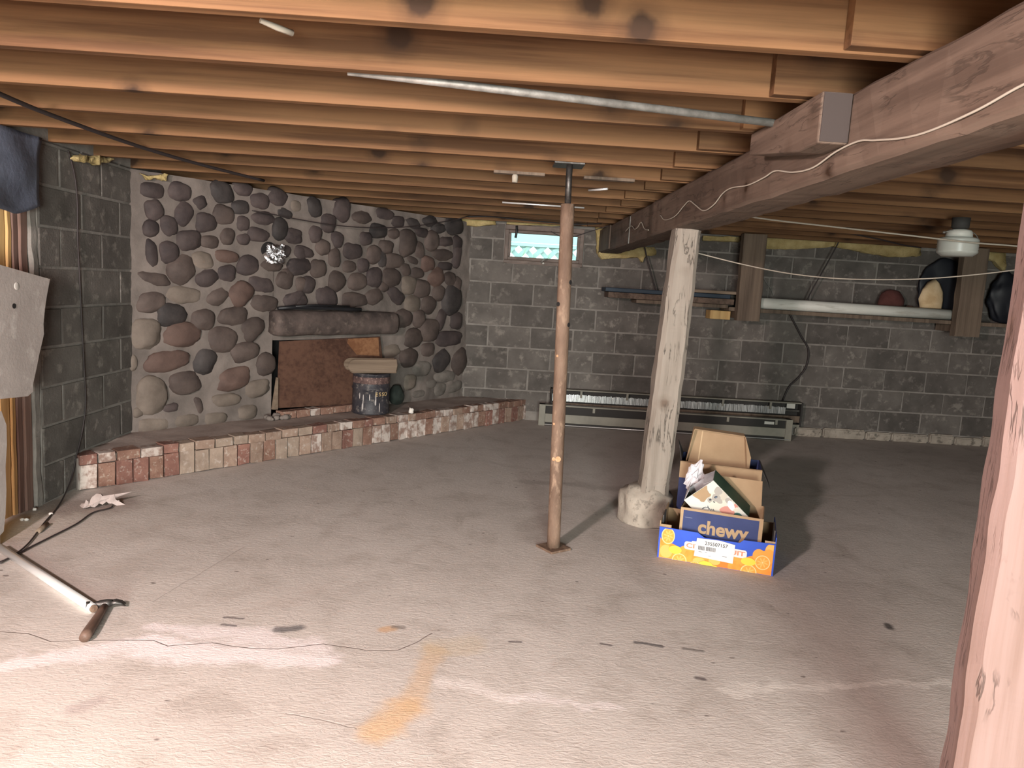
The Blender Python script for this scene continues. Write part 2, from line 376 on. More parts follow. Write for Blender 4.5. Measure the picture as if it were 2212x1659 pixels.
    # cracks
    crack = [(0,1364),(60,1368),(110,1386),(170,1383),(280,1383),(330,1384),(360,1395),(460,1388),(540,1400),(600,1402),(700,1390),(800,1405),(860,1404),(905,1385),(935,1368)]
    cm = None
    for a, b in zip(crack, crack[1:]):
        s_ = seg(Pf(*a), Pf(*b), .0024, .018, .5); cm = s_ if cm is None else math_(nt, 'MAXIMUM', cm, s_)
    for a, b in [((620,1540),(770,1574)), ((330,1300),(530,1180))]:
        cm = math_(nt, 'MAXIMUM', cm, math_(nt, 'MULTIPLY', seg(Pf(*a), Pf(*b), .0024, .03, .5), .4))
    col = mixc(nt, math_(nt, 'MULTIPLY', cm, .75), col, (.13, .095, .085))
    nt.links.new(col, bs.inputs['Base Color']); bs.inputs['Roughness'].default_value = .78; bs.inputs['Specular IOR Level'].default_value = .25
    # trowel marks
    tr = noise_(nt, coords(nt, (9, 22, 9), False, (0, 0, .5)), 3.2, 5, .6, 1.2)
    fine = noise_(nt, co, 120, 4, .6)
    hh = math_(nt, 'ADD', math_(nt, 'MULTIPLY', tr, .8), math_(nt, 'ADD', math_(nt, 'MULTIPLY', fine, .25), math_(nt, 'MULTIPLY', mid, .8)))
    hh = math_(nt, 'SUBTRACT', hh, math_(nt, 'MULTIPLY', cm, .6))
    bump(nt, bs, hh, .55, .006)
    return m
M_floor = floor_material()

# ------------------------------------------------------------------ the setting
XL, XR, YB, YF = -2.29, 6.0, 7.05, -3.0
ZJ = 1.84; JH = .225; ZC = ZJ+JH
def struct(name, bm, mat, **k):
    o = obj(name, bm, mat, **k); o['kind'] = 'structure'; return o
struct('floor', mbox(-3.4, XR+.2, YF-.2, YB+.2, -.12, 0), M_floor)
ceil = struct('ceiling', mbox(-2.6, XR+.2, YF-.2, YB+.2, ZC, ZC+.03), M_subfl)

# unit box with bevel shared by blocks / bricks / joists
def unit_block(name, bev=(.02, .02, .02), jitter=0, seed=0):
    bm = NB(); bmesh.ops.create_cube(bm, size=1)
    bmesh.ops.bevel(bm, geom=list(bm.edges), offset=.018, segments=1, affect='EDGES')
    rnd = random.Random(seed)
    if jitter:
        for v in bm.verts: v.co += Vector([(rnd.random()-.5)*jitter for _ in range(3)])
    me = bpy.data.meshes.new(name); bm.to_mesh(me); bm.free(); me.materials.append(M_block); return me
U_BLOCK = [unit_block('block_shape%d' % i, jitter=.02, seed=i) for i in range(5)]
U_BRICK = [unit_block('brick_shape%d' % i, jitter=.075, seed=i+20) for i in range(6)]
U_BEAMLET = unit_block('joist_shape')
def TRS(loc, scale, ax=None):
    m = Matrix.Diagonal((*scale, 1))
    if ax is not None: m = ax.to_4x4() @ m
    m.translation = Vector(loc); return m

# joists, lapped over the beam: long left-hand ones and right-hand ones against their near side
YJ = [1.80+.417*k for k in range(-11, 13)]
BX0, BX1, BZ0 = .92, 1.10, 1.63
rj = random.Random(3)
for k, y in enumerate(YJ):
    x0, x1 = XL-.18, BX1+.02
    if not (y > 6.95): pass
    U = U_BEAMLET
    def jm(x0, x1, yc, z0, z1):
        bm = NB(); box(bm, x0, x1, yc-.019, yc+.019, z0, z1); return bm
    dz = rj.uniform(-.004, .004)
    o = obj('joist', jm(x0, x1, y, ZJ+dz+.004, ZC-.001), M_joist, ceil, bevel=.002)
    lap = BX0 - .155 + rj.uniform(-.03, .03)
    o = obj('joist', jm(lap, XR-.02, y-.039, ZJ+dz+.004+rj.uniform(0, .006), ZC-.001), M_joist, ceil, bevel=.002)

# block walls
WZ0 = .08; CH = .2032; BL = .4064; JT = .015
def block_wall(wall, origin, u, n, u0, u1, z0, z1, phase, holes=(), mats=None, seed=1):
    """running-bond blocks as children of wall; u along, n out of the face"""
    rnd = random.Random(seed); R = Matrix((u, -n, Vector((0,0,1)))).transposed(); row = 0; z = z0
    while z < z1-.02:
        zt = min(z+CH, z1); a = phase + (BL/2 if row % 2 else 0) - 60*BL
        while a < u1:
            b = a+BL; p, q = max(a, u0), min(b, u1)
            if q-p > .03:
                segs = [(p, q)]
                for (h0, h1, hz0, hz1) in holes:
                    if zt > hz0+.01 and z < hz1-.01:
                        ns = []
                        for s, e in segs:
                            if e <= h0 or s >= h1: ns.append((s, e)); continue
                            if s < h0-.03: ns.append((s, h0))
                            if e > h1+.03: ns.append((h1, e))
                        segs = ns
                for s, e in segs:
                    c = Vector(origin)+u*((s+e)/2)+Vector((0,0,(z+zt)/2))+n*(-.0465+rnd.uniform(-.0015, .0025))
                    inst('block', rnd.choice(U_BLOCK), M_block, wall, TRS(c, (e-s-JT, .10, zt-z-JT), R))
            a = b
        z = zt; row += 1
UX, UY, UZ = Vector((1,0,0)), Vector((0,1,0)), Vector((0,0,1))
WX0, WX1, WZa, WZb = .03, .77, 1.486, 1.84
wb = NB()
YM = YB+.003
box(wb, -2.6, WX0, YM, YB+.2, 0, ZC); box(wb, WX1, XR+.2, YM, YB+.2, 0, ZC); box(wb, WX0, WX1, YM, YB+.2, 0, WZa); box(wb, WX0, WX1, YM, YB+.2, WZb, ZC)
wall_back = struct('wall_back', wb, M_mortar)
block_wall(wall_back, (0, YB, 0), UX, Vector((0,-1,0)), -.45, XR, WZ0, ZJ+.01, 3.17-.2032, holes=[(WX0, WX1, 1.50, WZb)], seed=5)
# concrete footing lip at the base of the wall, right of the heater
rl = random.Random(8); x = 2.95; k = 0
foot = []
while x < XR-.1:
    L = rl.uniform(.22, .42); foot.append((x, min(x+L, XR))); x += L+.012
for a, b in foot:
    bm = NB(); box(bm, a, b, YB-.045-rl.uniform(0,.012), YB+.01, 0, .085+rl.uniform(-.012,.012)); bmesh.ops.bevel(bm, geom=list(bm.edges), offset=.012, segments=2, affect='EDGES')
    obj('footing_stone', bm, M_foot, wall_back)
# left wall: blocks beyond the doorway, doorway, plain wall nearer than it
YD = 3.76
lw = NB(); box(lw, XL-.2, XL-.003, YD, YB+.2, 0, ZC); box(lw, XL-.2, XL-.003, YF-.2, 2.55, 0, ZC); box(lw, XL-.2, XL-.003, 2.55, YD, 1.80, ZC)
wall_left = struct('wall_left', lw, M_mortar)
block_wall(wall_left, (XL, 0, 0), UY, UX, YD, 4.80, .0, ZJ+.01, YD+.18, seed=9)
struct('wall_right', mbox(XR, XR+.2, YF-.2, YB+.2, 0, ZC), M_mortar)
struct('wall_front', mbox(-2.6, XR+.2, YF-.2, YF, 0, ZC), M_mortar)
struct('wall_alcove', mbox(-3.3, -3.2, 2.0, 4.4, 0, ZC), M_insdoor)

# ------------------------------------------------------------------ doorway framing at the far left
door = tag(bpy.data.objects.new('door_1', None), 'rough doorway framing of yellow and dark studs beside the block wall', None, None, 'structure'); COL.objects.link(door); door.location = (XL-.1, 3.5, 0)
rough_edge = NB()
timber((XL-.025, YD-.028, 0), (XL-.025, YD-.028, ZJ), .05, .055, 60, .006, .008, seed=3, bm=rough_edge); obj('mortar_edge', rough_edge, M_mortar, door)
for i, (y0, y1, x1, mt) in enumerate([(3.645, 3.70, XL-.012, M_studd), (3.605, 3.642, XL-.022, M_studd), (3.572, 3.602, XL-.028, M_stud), (3.50, 3.568, XL-.036, M_stud)]):
    obj('jamb_stud', timber((x1-.045, (y0+y1)/2, 0), (x1-.045, (y0+y1)/2, ZJ), .09, y1-y0, 20, .002, .004, seed=i), mt, door)
obj('insulation_panel', mbox(XL-.10, XL-.08, 2.6, 3.50, 0, ZJ), M_insdoor, door)

# ------------------------------------------------------------------ main beam
beam = thing('support_beam', 'heavy brown timber beam under the joists running to the back wall', 'beam', ((BX0+BX1)/2, 2.5, BZ0))
bb = timber((1.01, -2.95, (BZ0+ZJ)/2), (1.01, YB-.01, (BZ0+ZJ)/2), BX1-BX0, ZJ-BZ0, 120, .003, .012, seed=11); obj('timber', bb, M_beam, beam)
obj('side_plank', timber((1.125, -2.95, 1.745), (1.125, YB-.02, 1.745), .042, .175, 80, .003, .004, seed=14), M_beam, beam)
obj('end_block', mbox(BX0-.012, BX0, 6.35, YB-.01, BZ0+.005, ZJ-.005), M_hang, beam, bevel=.004)
obj('strap', mbox(BX0-.004, BX0-.0005, 5.42, 5.45, BZ0-.003, ZJ-.02), M_galv, beam)
stub = NB()
prism([(BX0-.085, 2.05, ZJ-.004), (BX0-.085, 2.05, 1.70), (BX0-.085, 2.19, 1.70), (BX0-.085, 2.62, 1.765), (BX0-.085, 2.62, ZJ-.004)], (.0845, 0, 0), stub)
o = obj('timber_stub', stub, M_beam, None, bevel=.006); tag(o, 'short dark-ended timber offcut fixed to the side of the big beam', 'wood block')
obj('cut_end', mbox(BX0-.080, BX0-.004, 2.047, 2.052, 1.705, ZJ-.008), plain('dark end grain', (.045,.033,.03), .9), o)
wire = [onX(x, y, BX0-.006) for x, y in [(2300,150),(2212,182),(2110,238),(2010,282),(1950,298),(1890,303),(1854,305),(1805,328),(1756,362),(1713,372),(1675,369),(1651,383),(1615,400),(1580,406),(1561,418),(1542,442),(1520,455),(1501,442),(1489,434),(1477,445),(1458,467),(1436,475),(1426,464)]]
tag(obj('beam_wire', tube(wire, .0027, 6, 6), M_pale), 'thin pale wire snaking along the side of the big beam', 'wire')
w2 = [onX(x, y, BX0-.016) for x, y in [(1401,497),(1392,494),(1385,480),(1378,490),(1371,495),(1363,488),(1350,501)]]
tag(obj('loose_wire', tube(w2, .003, 6, 6), M_pale), 'short zigzag of loose wire at the far end of the big beam', 'wire')

# ------------------------------------------------------------------ posts
def bark(pst, label, p0, p1, w, d, seed, cat='post', w1=None):
    t = thing('wooden_post', label, cat, (p0[0], p0[1], 0)); obj('shaft', timber(p0, p1, w, d, 60, .006, .022, seed=seed, w1=w1), M_post, t); return t
pc = thing('wooden_post', 'weathered square wooden post on a lumpy concrete footing beside the cartons', 'post', (.925, 4.02, 0))
obj('shaft', timber((.925, 4.015, .17), (1.005, 4.10, BZ0-.002), .158, .15, 70, .0035, .022, seed=21, w1=.142, d1=.14), M_post, pc)
bmf = lump((.905, 4.05, .085), .150, .150, .165, 4, .14, 4, 2.3)
for v in bmf.verts:
    v.co.z = max(v.co.z, .001)
    if v.co.z > .205: v.co.z = .205+(v.co.z-.205)*.2
    d_ = Vector((v.co.x-.905, v.co.y-4.05)); 
    if v.co.z < .17 and d_.length > 1e-4:
        s_ = .150*(1+.16*noise.noise(Vector((d_.x*14, d_.y*14, v.co.z*9)))) / d_.length
        if d_.length > .06: v.co.x = .905+d_.x*s_; v.co.y = 4.05+d_.y*s_
obj('footing', bmf, M_foot, pc, smooth=True)
pf = thing('wooden_post', 'big pale rough-hewn post in the right foreground', 'post', (1.13, 1.42, 0))
obj('shaft', timber((1.125, 1.42, 0), (1.125, 1.42, BZ0-.002),   .21, .19, 90, .0028, .022, xdir=(.90, -.436, 0), seed=33), M_postf, pf)

pp = thing('jack_post', 'slim rusty steel jack post standing on a square plate mid-floor', 'post', (.342, 3.505, 0))
b0, b1 = Vector((.342, 3.505, .012)), Vector((.296, 3.50, 1.66))
obj('pipe', tube([b0.lerp(b1, i/24) for i in range(25)], .032, 20), M_steel, pp, smooth=True)
obj('screw_rod', tube([b1, b1+(b1-b0).normalized()*.10, Vector((.292, 3.5, ZJ+.004))], .015, 12), M_dsteel, pp, smooth=True)
obj('base_plate', mbox(-.062, .062, -.062, .062, 0, .012, M=Matrix.Translation((.342, 3.505, 0)) @ Matrix.Rotation(.62, 4, 'Z')), M_steel, pp, bevel=.003)
obj('head_plate', mbox(.22, .36, 3.46, 3.60, ZJ-.004, ZJ+.005), M_dsteel, pp, bevel=.002)
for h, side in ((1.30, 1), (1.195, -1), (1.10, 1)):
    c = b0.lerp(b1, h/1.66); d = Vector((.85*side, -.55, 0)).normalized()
    obj('bolt_hole_shade', tube([c+d*.025, c+d*.0335], .011, 12), M_soot_shade, pp)  # black disc on the pipe, painting the shade of a hole
M_bare = mottled('bare rust', (.42,.2,.09), (.55,.33,.2), 30, .7)
for h, an, rr_ in ((.45, -1.5, .014), (.448, -2.2, .009), (.95, -2.3, .006), (.62, -2.4, .006)):
    c = b0.lerp(b1, h/1.66); d = Vector((math.cos(an), math.sin(an), 0)); obj('worn_patch', tube([c+d*.029, c+d*.0326], rr_, 9), M_bare, pp)

# ------------------------------------------------------------------ corner fireplace
FA = Vector((XL, 4.68, 0)); FD = Vector((2.043, 2.42, 0)).normalized(); FN = Vector((FD.y, -FD.x, 0)); FL = 3.12
FR = Matrix((FD, -FN, UZ)).transposed()          # local x along the face, y into the wall, z up
FM = FR.to_4x4(); FM.translation = FA
def fhit(px, py, off=0.0):
    p = hit(px, py, FA+FN*off, FN); q = p-FA; return q.dot(FD), q.z
HZ = .2
fp = thing('stone_fireplace', 'corner fireplace of dark round fieldstones set in pale mortar', 'fireplace', FA+FD*1.5)
U0, zt0 = fhit(588, 745); U1, _ = fhit(822, 740); ZT = fhit(700, 733)[1]
core = NB()
def facegrid(u0, u1, z0, z1, nu, nz):
    g = [[None]*(nz+1) for _ in range(nu+1)]
    for i in range(nu+1):
        for j in range(nz+1):
            u = u0+(u1-u0)*i/nu; z = z0+(z1-z0)*j/nz
            d = .016*noise.noise(Vector((u*6, z*6, 1))) + .008*noise.noise(Vector((u*19, z*19, 4)))
            if j == 0 and z0 <= HZ+.001: d = 0
            g[i][j] = core.verts.new(FM @ Vector((u, -d, z)))
    for i in range(nu):
        for j in range(nz): core.faces.new([g[i][j], g[i+1][j], g[i+1][j+1], g[i][j+1]])
    # return edges
    for (A, B) in (((u0, z0), (u0, z1)), ((u1, z0), (u1, z1)), ((u0, z0), (u1, z0))):
        a0 = core.verts.new(FM @ Vector((A[0], 0, A[1]))); a1 = core.verts.new(FM @ Vector((B[0], 0, B[1])))
        b1_ = core.verts.new(FM @ Vector((B[0], .3, B[1]))); b0_ = core.verts.new(FM @ Vector((A[0], .3, A[1]))); core.faces.new([a0, a1, b1_, b0_])
ZTOP = ZJ-.002
facegrid(0, U0, HZ-.01, ZTOP, 40, 60); facegrid(U1, FL, HZ-.01, ZTOP, 70, 60); facegrid(U0, U1, ZT, ZTOP, 50, 36)
obj('mortar_core', core, M_fmort, fp, smooth=True)
sb = NB(); box(sb, U0-.02, U1+.02, .28, .32, HZ-.01, ZT+.05, FM); box(sb, U0-.02, U0, 0.02, .3, HZ, ZT, FM); box(sb, U1, U1+.02, .02, .3, HZ, ZT, FM); box(sb, U0, U1, .02, .3, ZT, ZT+.02, FM)
obj('firebox', sb, M_soot_shade, fp)

def stone_shape(seed):
    bm = NB(); bmesh.ops.create_icosphere(bm, subdivisions=3, radius=1)
    for v in bm.verts:
        c = v.co.copy()
        e = 3.0; n_ = (abs(c.x)**e+abs(c.z)**e)**(1/e) if abs(c.x)+abs(c.z) > 1e-6 else 1
        r2 = math.hypot(c.x, c.z)
        k = (r2/n_ if n_ > 1e-6 else 1)
        k = 1+(k-1)*.7
        k *= 1+.26*noise.noise(c*1.15+Vector((seed*5.3, 0, seed*2.1))) + .06*noise.noise(c*3.4+Vector((seed, 3, 0)))
        v.co = Vector((c.x*k, c.y*(1+.15*noise.noise(c*1.6+Vector((0, seed, 0)))), c.z*k))
    for f in bm.faces: f.smooth = True
    me = bpy.data.meshes.new('stone_shape%d' % seed); bm.to_mesh(me); bm.free(); me.materials.append(M_fmort); return me
U_STONE = [stone_shape(i) for i in range(12)]
S1 = [(175,135,140,100,'d',0),(190,250,105,120,'d',20),(345,150,135,110,'d',0),(165,372,92,95,'d',0),(278,355,105,120,'d',10),(360,285,108,145,'d',-20),(465,215,85,85,'d',30),(495,330,115,115,'d',0),(595,150,130,120,'k',0),(720,135,110,75,'d',0),(703,240,105,85,'k',10),(610,285,120,115,'b',-10),(715,340,90,95,'d',0),(820,200,110,95,'d',0),(925,180,110,100,'d',-20),(968,275,90,65,'k',-15),(840,310,130,80,'d',0),(935,378,88,130,'k',0),(1022,415,95,85,'d',0),(175,525,72,168,'d',6),(277,508,107,128,'d',0),(400,440,140,125,'d',10),(520,445,105,80,'b',0),(622,415,90,105,'b',0),(812,410,130,90,'d',-10),(722,432,80,68,'d',0),(350,620,147,165,'b',0),(480,560,122,95,'t',0),(620,535,132,76,'r',0),(505,665,128,108,'d',10),(617,635,120,92,'d',0),(745,595,118,112,'d',0),(880,592,150,72,'b',0),(962,505,85,75,'d',0),(1062,515,70,80,'d',0),(1048,597,105,100,'d',0),(970,675,98,98,'b',0),(830,702,138,92,'d',-5),(185,670,185,76,'b',-5),(370,770,202,98,'t',0),(165,815,160,115,'b',8),(565,777,126,102,'b',15),(708,755,128,150,'r',-40),(290,882,157,135,'k',0),(478,910,136,126,'b',0),(662,893,170,108,'b',0),(850,820,155,102,'b',0),(772,965,128,128,'b',30),(145,1000,160,185,'t',0),(345,1010,208,138,'r',0),(592,1040,172,145,'b',0),(730,1105,152,115,'b',10),(258,1170,245,120,'r',5),(495,1170,115,165,'k',-20),(660,1270,195,125,'r',12),(375,1290,168,132,'b',5),(848,1190,110,128,'b',0),(812,1325,128,108,'t',10),(165,1380,172,212,'t',10),(285,1445,100,52,'d',0),(455,1430,44,108,'b',15),(620,1395,152,78,'t',0),(185,1545,168,88,'t',0),(380,1520,160,80,'t',0),(555,1505,122,80,'t',0),(745,1465,110,90,'t',0),(1025,790,125,90,'d',20),(1065,700,65,85,'b',0),(95,1470,60,60,'t',0),(60,1180,50,90,'t',0)]
S2 = [(205,150,100,128,'k',0),(72,145,92,85,'t',0),(295,260,112,122,'d',0),(395,165,115,150,'d',0),(530,225,130,90,'b',0),(650,315,118,98,'k',0),(560,365,88,92,'d',0),(365,380,80,105,'d',0),(210,340,92,115,'d',0),(55,350,122,98,'d',0),(135,460,118,80,'d',-8),(265,430,102,108,'b',0),(475,450,122,112,'d',0),(340,500,90,122,'b',10),(235,570,105,125,'b',0),(105,560,145,112,'d',0),(20,640,78,110,'b',0),(160,690,98,112,'d',0),(355,665,110,140,'b',-30),(440,565,95,78,'b',0),(540,550,75,100,'d',0),(612,485,100,118,'b',0),(705,430,92,102,'b',0),(668,505,66,112,'k',0),(755,520,118,102,'b',0),(845,390,110,185,'b',5),(925,445,74,108,'b',0),(1010,390,90,132,'b',0),(945,325,100,66,'d',0),(755,335,80,78,'b',0),(885,520,82,52,'b',-15),(985,540,86,108,'r',0),(830,580,75,86,'b',0),(915,605,82,76,'b',0),(1040,640,110,130,'r',0),(735,635,116,130,'b',0),(615,635,112,126,'d',0),(495,670,124,112,'b',0),(615,770,112,110,'b',0),(685,700,75,76,'b',0),(770,760,120,92,'d',-35),(845,690,116,120,'t',0),(950,710,104,122,'b',0),(290,770,142,132,'d',0),(480,790,162,100,'b',0),(85,790,150,90,'d',0),(880,815,106,112,'t',0),(985,825,104,122,'b',-15),(820,915,106,120,'b',0),(925,920,86,122,'b',20),(990,1000,138,146,'b',0),(1075,930,62,150,'d',-30),(880,1060,118,122,'b',0),(985,1130,90,100,'b',0),(850,1195,122,126,'b',0),(735,1150,112,86,'t',0),(940,1270,124,102,'g',0),(1080,1205,110,130,'k',30),(1105,1320,132,78,'g',0),(1000,1370,90,60,'g',0),(1065,1410,82,85,'g',0),(1165,1390,105,72,'g',10),(1205,1220,90,172,'b',0),(1140,1060,160,112,'d',0),(1180,930,82,122,'d',0),(1145,800,118,200,'k',0),(1055,745,90,110,'b',0),(1110,560,92,62,'d',0),(1090,480,132,86,'b',0),(1185,480,60,170,'d',0),(1105,390,105,82,'d',0),(1190,400,60,100,'d',0),(1140,650,90,95,'b',0),(1170,275,120,125,'k',0),(1180,690,70,110,'b',0),(865,1360,80,110,'t',0),(930,1440,90,60,'g',0),(790,1410,70,60,'g',0),(1060,300,90,70,'k',0),(880,260,110,70,'k',0),(1000,250,100,70,'k',0),(690,200,120,80,'d',0),(780,250,100,80,'d',0),(590,140,110,80,'k',0)]
rs = random.Random(12)
for lst, s, ox, oy in ((S1, 2.764, 270, 360), (S2, 3.19, 620, 400)):
    for cx, cy, w, h, c, rot in lst:
        px, py = ox+cx/s, oy+cy/s; u, z = fhit(px, py, .03); u2, _ = fhit(px+w/s, py, .03); _, z2 = fhit(px, py-h/s, .03)
        _, za = fhit(px, py, .03)
        su, sz = (u2-u)/2*1.12, abs(z2-za)/2*1.12
        if z < HZ or z > ZTOP-.02: continue
        if u > FL-.03: u = FL-.03
        if U0-.02 < u < U1+.02 and z < ZT: continue
        dep = min(.062, .42*min(su, sz)+.012)
        Rz = Matrix.Rotation(math.radians(-rot), 3, 'Y')
        mw = (FR @ Rz).to_4x4() @ Matrix.Diagonal((su, dep, sz, 1)); mw.translation = FM @ Vector((u, .012, z))
        inst('stone', rs.choice(U_STONE), STONE[c], fp, mw)

# mantel, its chips
mu0, mz0 = fhit(597, 727, .10); mu1, _ = fhit(858, 720, .10); _, mz1 = fhit(700, 672, .10)
mant = NB(); rr = []
nsec = 44
for i in range(nsec+1):
    u = mu0+(mu1-mu0)*i/nsec; ring_ = []
    for k in range(14):
        a = 2*math.pi*k/14; e = .72
        cy_ = math.copysign(abs(math.cos(a))**e, math.cos(a)); cz_ = math.copysign(abs(math.sin(a))**e, math.sin(a))
        w_ = 1+.10*noise.noise(Vector((u*5, k*.7, 2))) - (.12 if i in (0, nsec) else 0)
        ring_.append(mant.verts.new(FM @ Vector((u, -.05-cy_*.085*w_, (mz0+mz1)/2+cz_*(mz1-mz0)/2*w_))))
    rr.append(ring_)
for A, B in zip(rr, rr[1:]):
    for k in range(14): mant.faces.new([A[k], A[(k+1) % 14], B[(k+1) % 14], B[k]])
mant.faces.new(rr[0][::-1]); mant.faces.new(rr[-1])
obj('mantel', mant, M_log, fp, smooth=True)
# thimble hole with foil
hu, hz = fhit(582, 545)
obj('flue_thimble', lathe([(.045, 0), (.062, 0), (.062, .03), (.045, .03)], FM @ Vector((hu-.01, .02, hz+.012)), 24, axis=FN), M_soot_shade, fp)
def foilf(a, b):
    p = Vector((hu-.075+.15*a, 0, hz-.075+.13*b)); q = Vector((a*3, b*3, 0)); n_ = noise.noise(q*1.7)+.5*noise.noise(q*4)
    return FM @ Vector((p.x+.02*noise.noise(q*2+Vector((5,0,0))), -.075+.05*n_*.6, p.z+.015*n_))
tag(obj('crumpled_foil', sheet(foilf, 14, 12, .002), M_foil), 'crumpled silver foil stuffed in the hole of the stone chimney', 'foil')

# hearth
h0 = Vector((-2.252, 4.019, 0)); h1 = Vector((.392, 7.13, 0)); HD = (h1-h0).normalized(); HN = Vector((HD.y, -HD.x, 0)); HL = (h1-h0).length
HR = Matrix((HD, -HN, UZ)).transposed(); HM = HR.to_4x4(); HM.translation = h0
hearth = thing('brick_hearth', 'low raised hearth edged with two rows of worn mismatched bricks', 'hearth', h0+HD*2)
depth = (FA-h0).dot(-HN)
sl = NB(); nu, nv = 90, 10; g = []
for i in range(nu+1):
    row = []
    for j in range(nv+1):
        u = HL*i/nu; v = .085+(depth+.02-.085)*j/nv
        # clip the slab to the corner between left wall and back wall
        p = HM @ Vector((u, v, HZ-.004 + .006*noise.noise(Vector((u*4, v*6, 0)))))
        p.x = max(p.x, XL+.001); p.y = min(p.y, YB-.001); row.append(sl.verts.new(p))
    g.append(row)
for i in range(nu):
    for j in range(nv): sl.faces.new([g[i][j], g[i+1][j], g[i+1][j+1], g[i][j+1]])
obj('hearth_slab', sl, M_hearth, hearth, smooth=True)
obj('hearth_core', mbox(.0, HL, .03, .09, .0, HZ-.02, M=HM), M_fmort, hearth)
pal = 'rrbb'
rb = random.Random(5)
def brickmat(t):
    r = rb.random()
    if t < .12: return BRICK[0 if r < .5 else 3] if r < .8 else BRICK[4]
    if t < .5: return BRICK[2] if r < .42 else BRICK[1] if r < .66 else BRICK[3] if r < .82 else BRICK[0] if r < .92 else BRICK[4]
    return BRICK[4] if r < .34 else BRICK[1] if r < .56 else BRICK[3] if r < .86 else BRICK[0]
u = .004
while u < HL-.03:
    w_ = rb.uniform(.088, .100)
    if u+w_ > HL: w_ = HL-u
    c = HM @ Vector((u+w_/2, .05+rb.uniform(-.006, .004), .070)); a = Matrix.Rotation(rb.uniform(-.02, .02), 3, 'Y')
    inst('brick', rb.choice(U_BRICK), brickmat(u/HL), hearth, TRS(c, (w_-.010, .10, .136+rb.uniform(-.006, .003)), HR @ a)); u += w_
u = .004
while u < HL-.03:
    w_ = rb.uniform(.085, .135)
    if u+w_ > HL: w_ = HL-u
    c = HM @ Vector((u+w_/2, .055+rb.uniform(-.004, .008), .170+rb.uniform(-.004, .003)))
    inst('brick', rb.choice(U_BRICK), brickmat(u/HL), hearth, TRS(c, (w_-.011, .105, .054), HR @ Matrix.Rotation(rb.uniform(-.03, .03), 3, 'Y'))); u += w_
# inner row of bricks at the firebox sill
bu0 = fhit(588, 890)[0]; bu1 = fhit(765, 880)[0]; u = bu0
sill = thing('sill_bricks', 'dusty row of loose bricks laid on the hearth before the plywood', 'bricks', FM @ Vector(((bu0+bu1)/2, -.09, HZ)))
while u < bu1:
    w_ = rb.uniform(.09, .13)
    inst('brick', rb.choice(U_BRICK), BRICK[rb.choice((1, 4, 4, 3))], sill, TRS(FM @ Vector((u+w_/2, -.085, HZ+.026)), (w_-.012, .09, .052), FR @ Matrix.Rotation(rb.uniform(-.05, .05), 3, 'Z'))); u += w_
# rubble at the left of the panel
for i in range(9):
    uu = fhit(575, 895)[0]+rb.uniform(-.06, .10); s_ = rb.uniform(.012, .03)
    tag(obj('rubble_lump', lump(FM @ Vector((uu, -.05-rb.uniform(0, .09), HZ+s_*.7)), s_*1.3, s_*1.2, s_, i, .3, 2), M_fmort, None, smooth=True), 'small lump of mortar rubble at the left foot of the plywood', 'rubble', 'rubble by the firebox')
cu = hit(888, 893, (0, 0, HZ), (0, 0, 1)); tag(obj('mortar_chip', lump(cu+Vector((0,0,.02)), .022, .022, .026, 3, .5, 2), mottled('white chip', (.6,.55,.5), (.75,.7,.66), 9), None), 'little white mortar chip on the hearth edge right of the drum', 'rubble')

# plywood leaning over the firebox
def FP(px, py, off): u, z = fhit(px, py, off); return FM @ Vector((u, -off, z))
q = [FP(597, 881, .05), FP(603, 737, .022), FP(818, 727, .022), FP(823, 770, .03), FP(822, 868, .05)]
q[0].z = HZ+.005 if q[0].z < HZ else q[0].z
ply = thing('plywood_sheet', 'dark reddish plywood sheet covering the firebox opening', 'plywood', (q[0]+q[4])/2)
obj('panel', prism(q, FN*.016), M_ply, ply)
q2 = [FP(750, 741, .045), FP(752, 732, .042), FP(817, 729, .042), FP(819, 769, .048), FP(770, 766, .048)]
obj('bare_patch', prism(q2, FN*.003), M_plyl, ply)
q3 = [FP(586, 884, .07), FP(596, 815, .06), FP(598, 815, .06), FP(597, 884, .07)]
tag(obj('wood_strip', prism(q3, FN*.02), M_plank), 'thin pale wood strip propped at the left edge of the plywood', 'wood strip')
# stick on the mantel
st = [FM @ Vector((fhit(x, y, .10)[0], -.06-.012*i, mz1+.012+dz_)) for i, (x, y, dz_) in enumerate([(607,672,.0),(640,668,.012),(680,665,.012),(720,667,.008),(752,668,.006),(776,672,.006)])]
tag(obj('charred_branch', tube(st, [.012,.017,.016,.012,.017,.015], 8), M_black), 'charred forked branch lying on the stone mantel', 'branch')
st2 = [st[1]+FN*.015+UZ*.006, st[2]+FN*.02+UZ*.02, st[4]+FN*.01+UZ*.022]; 
obj('twig', tube(st2, .008, 6), M_black, bpy.data.objects['charred_branch'])

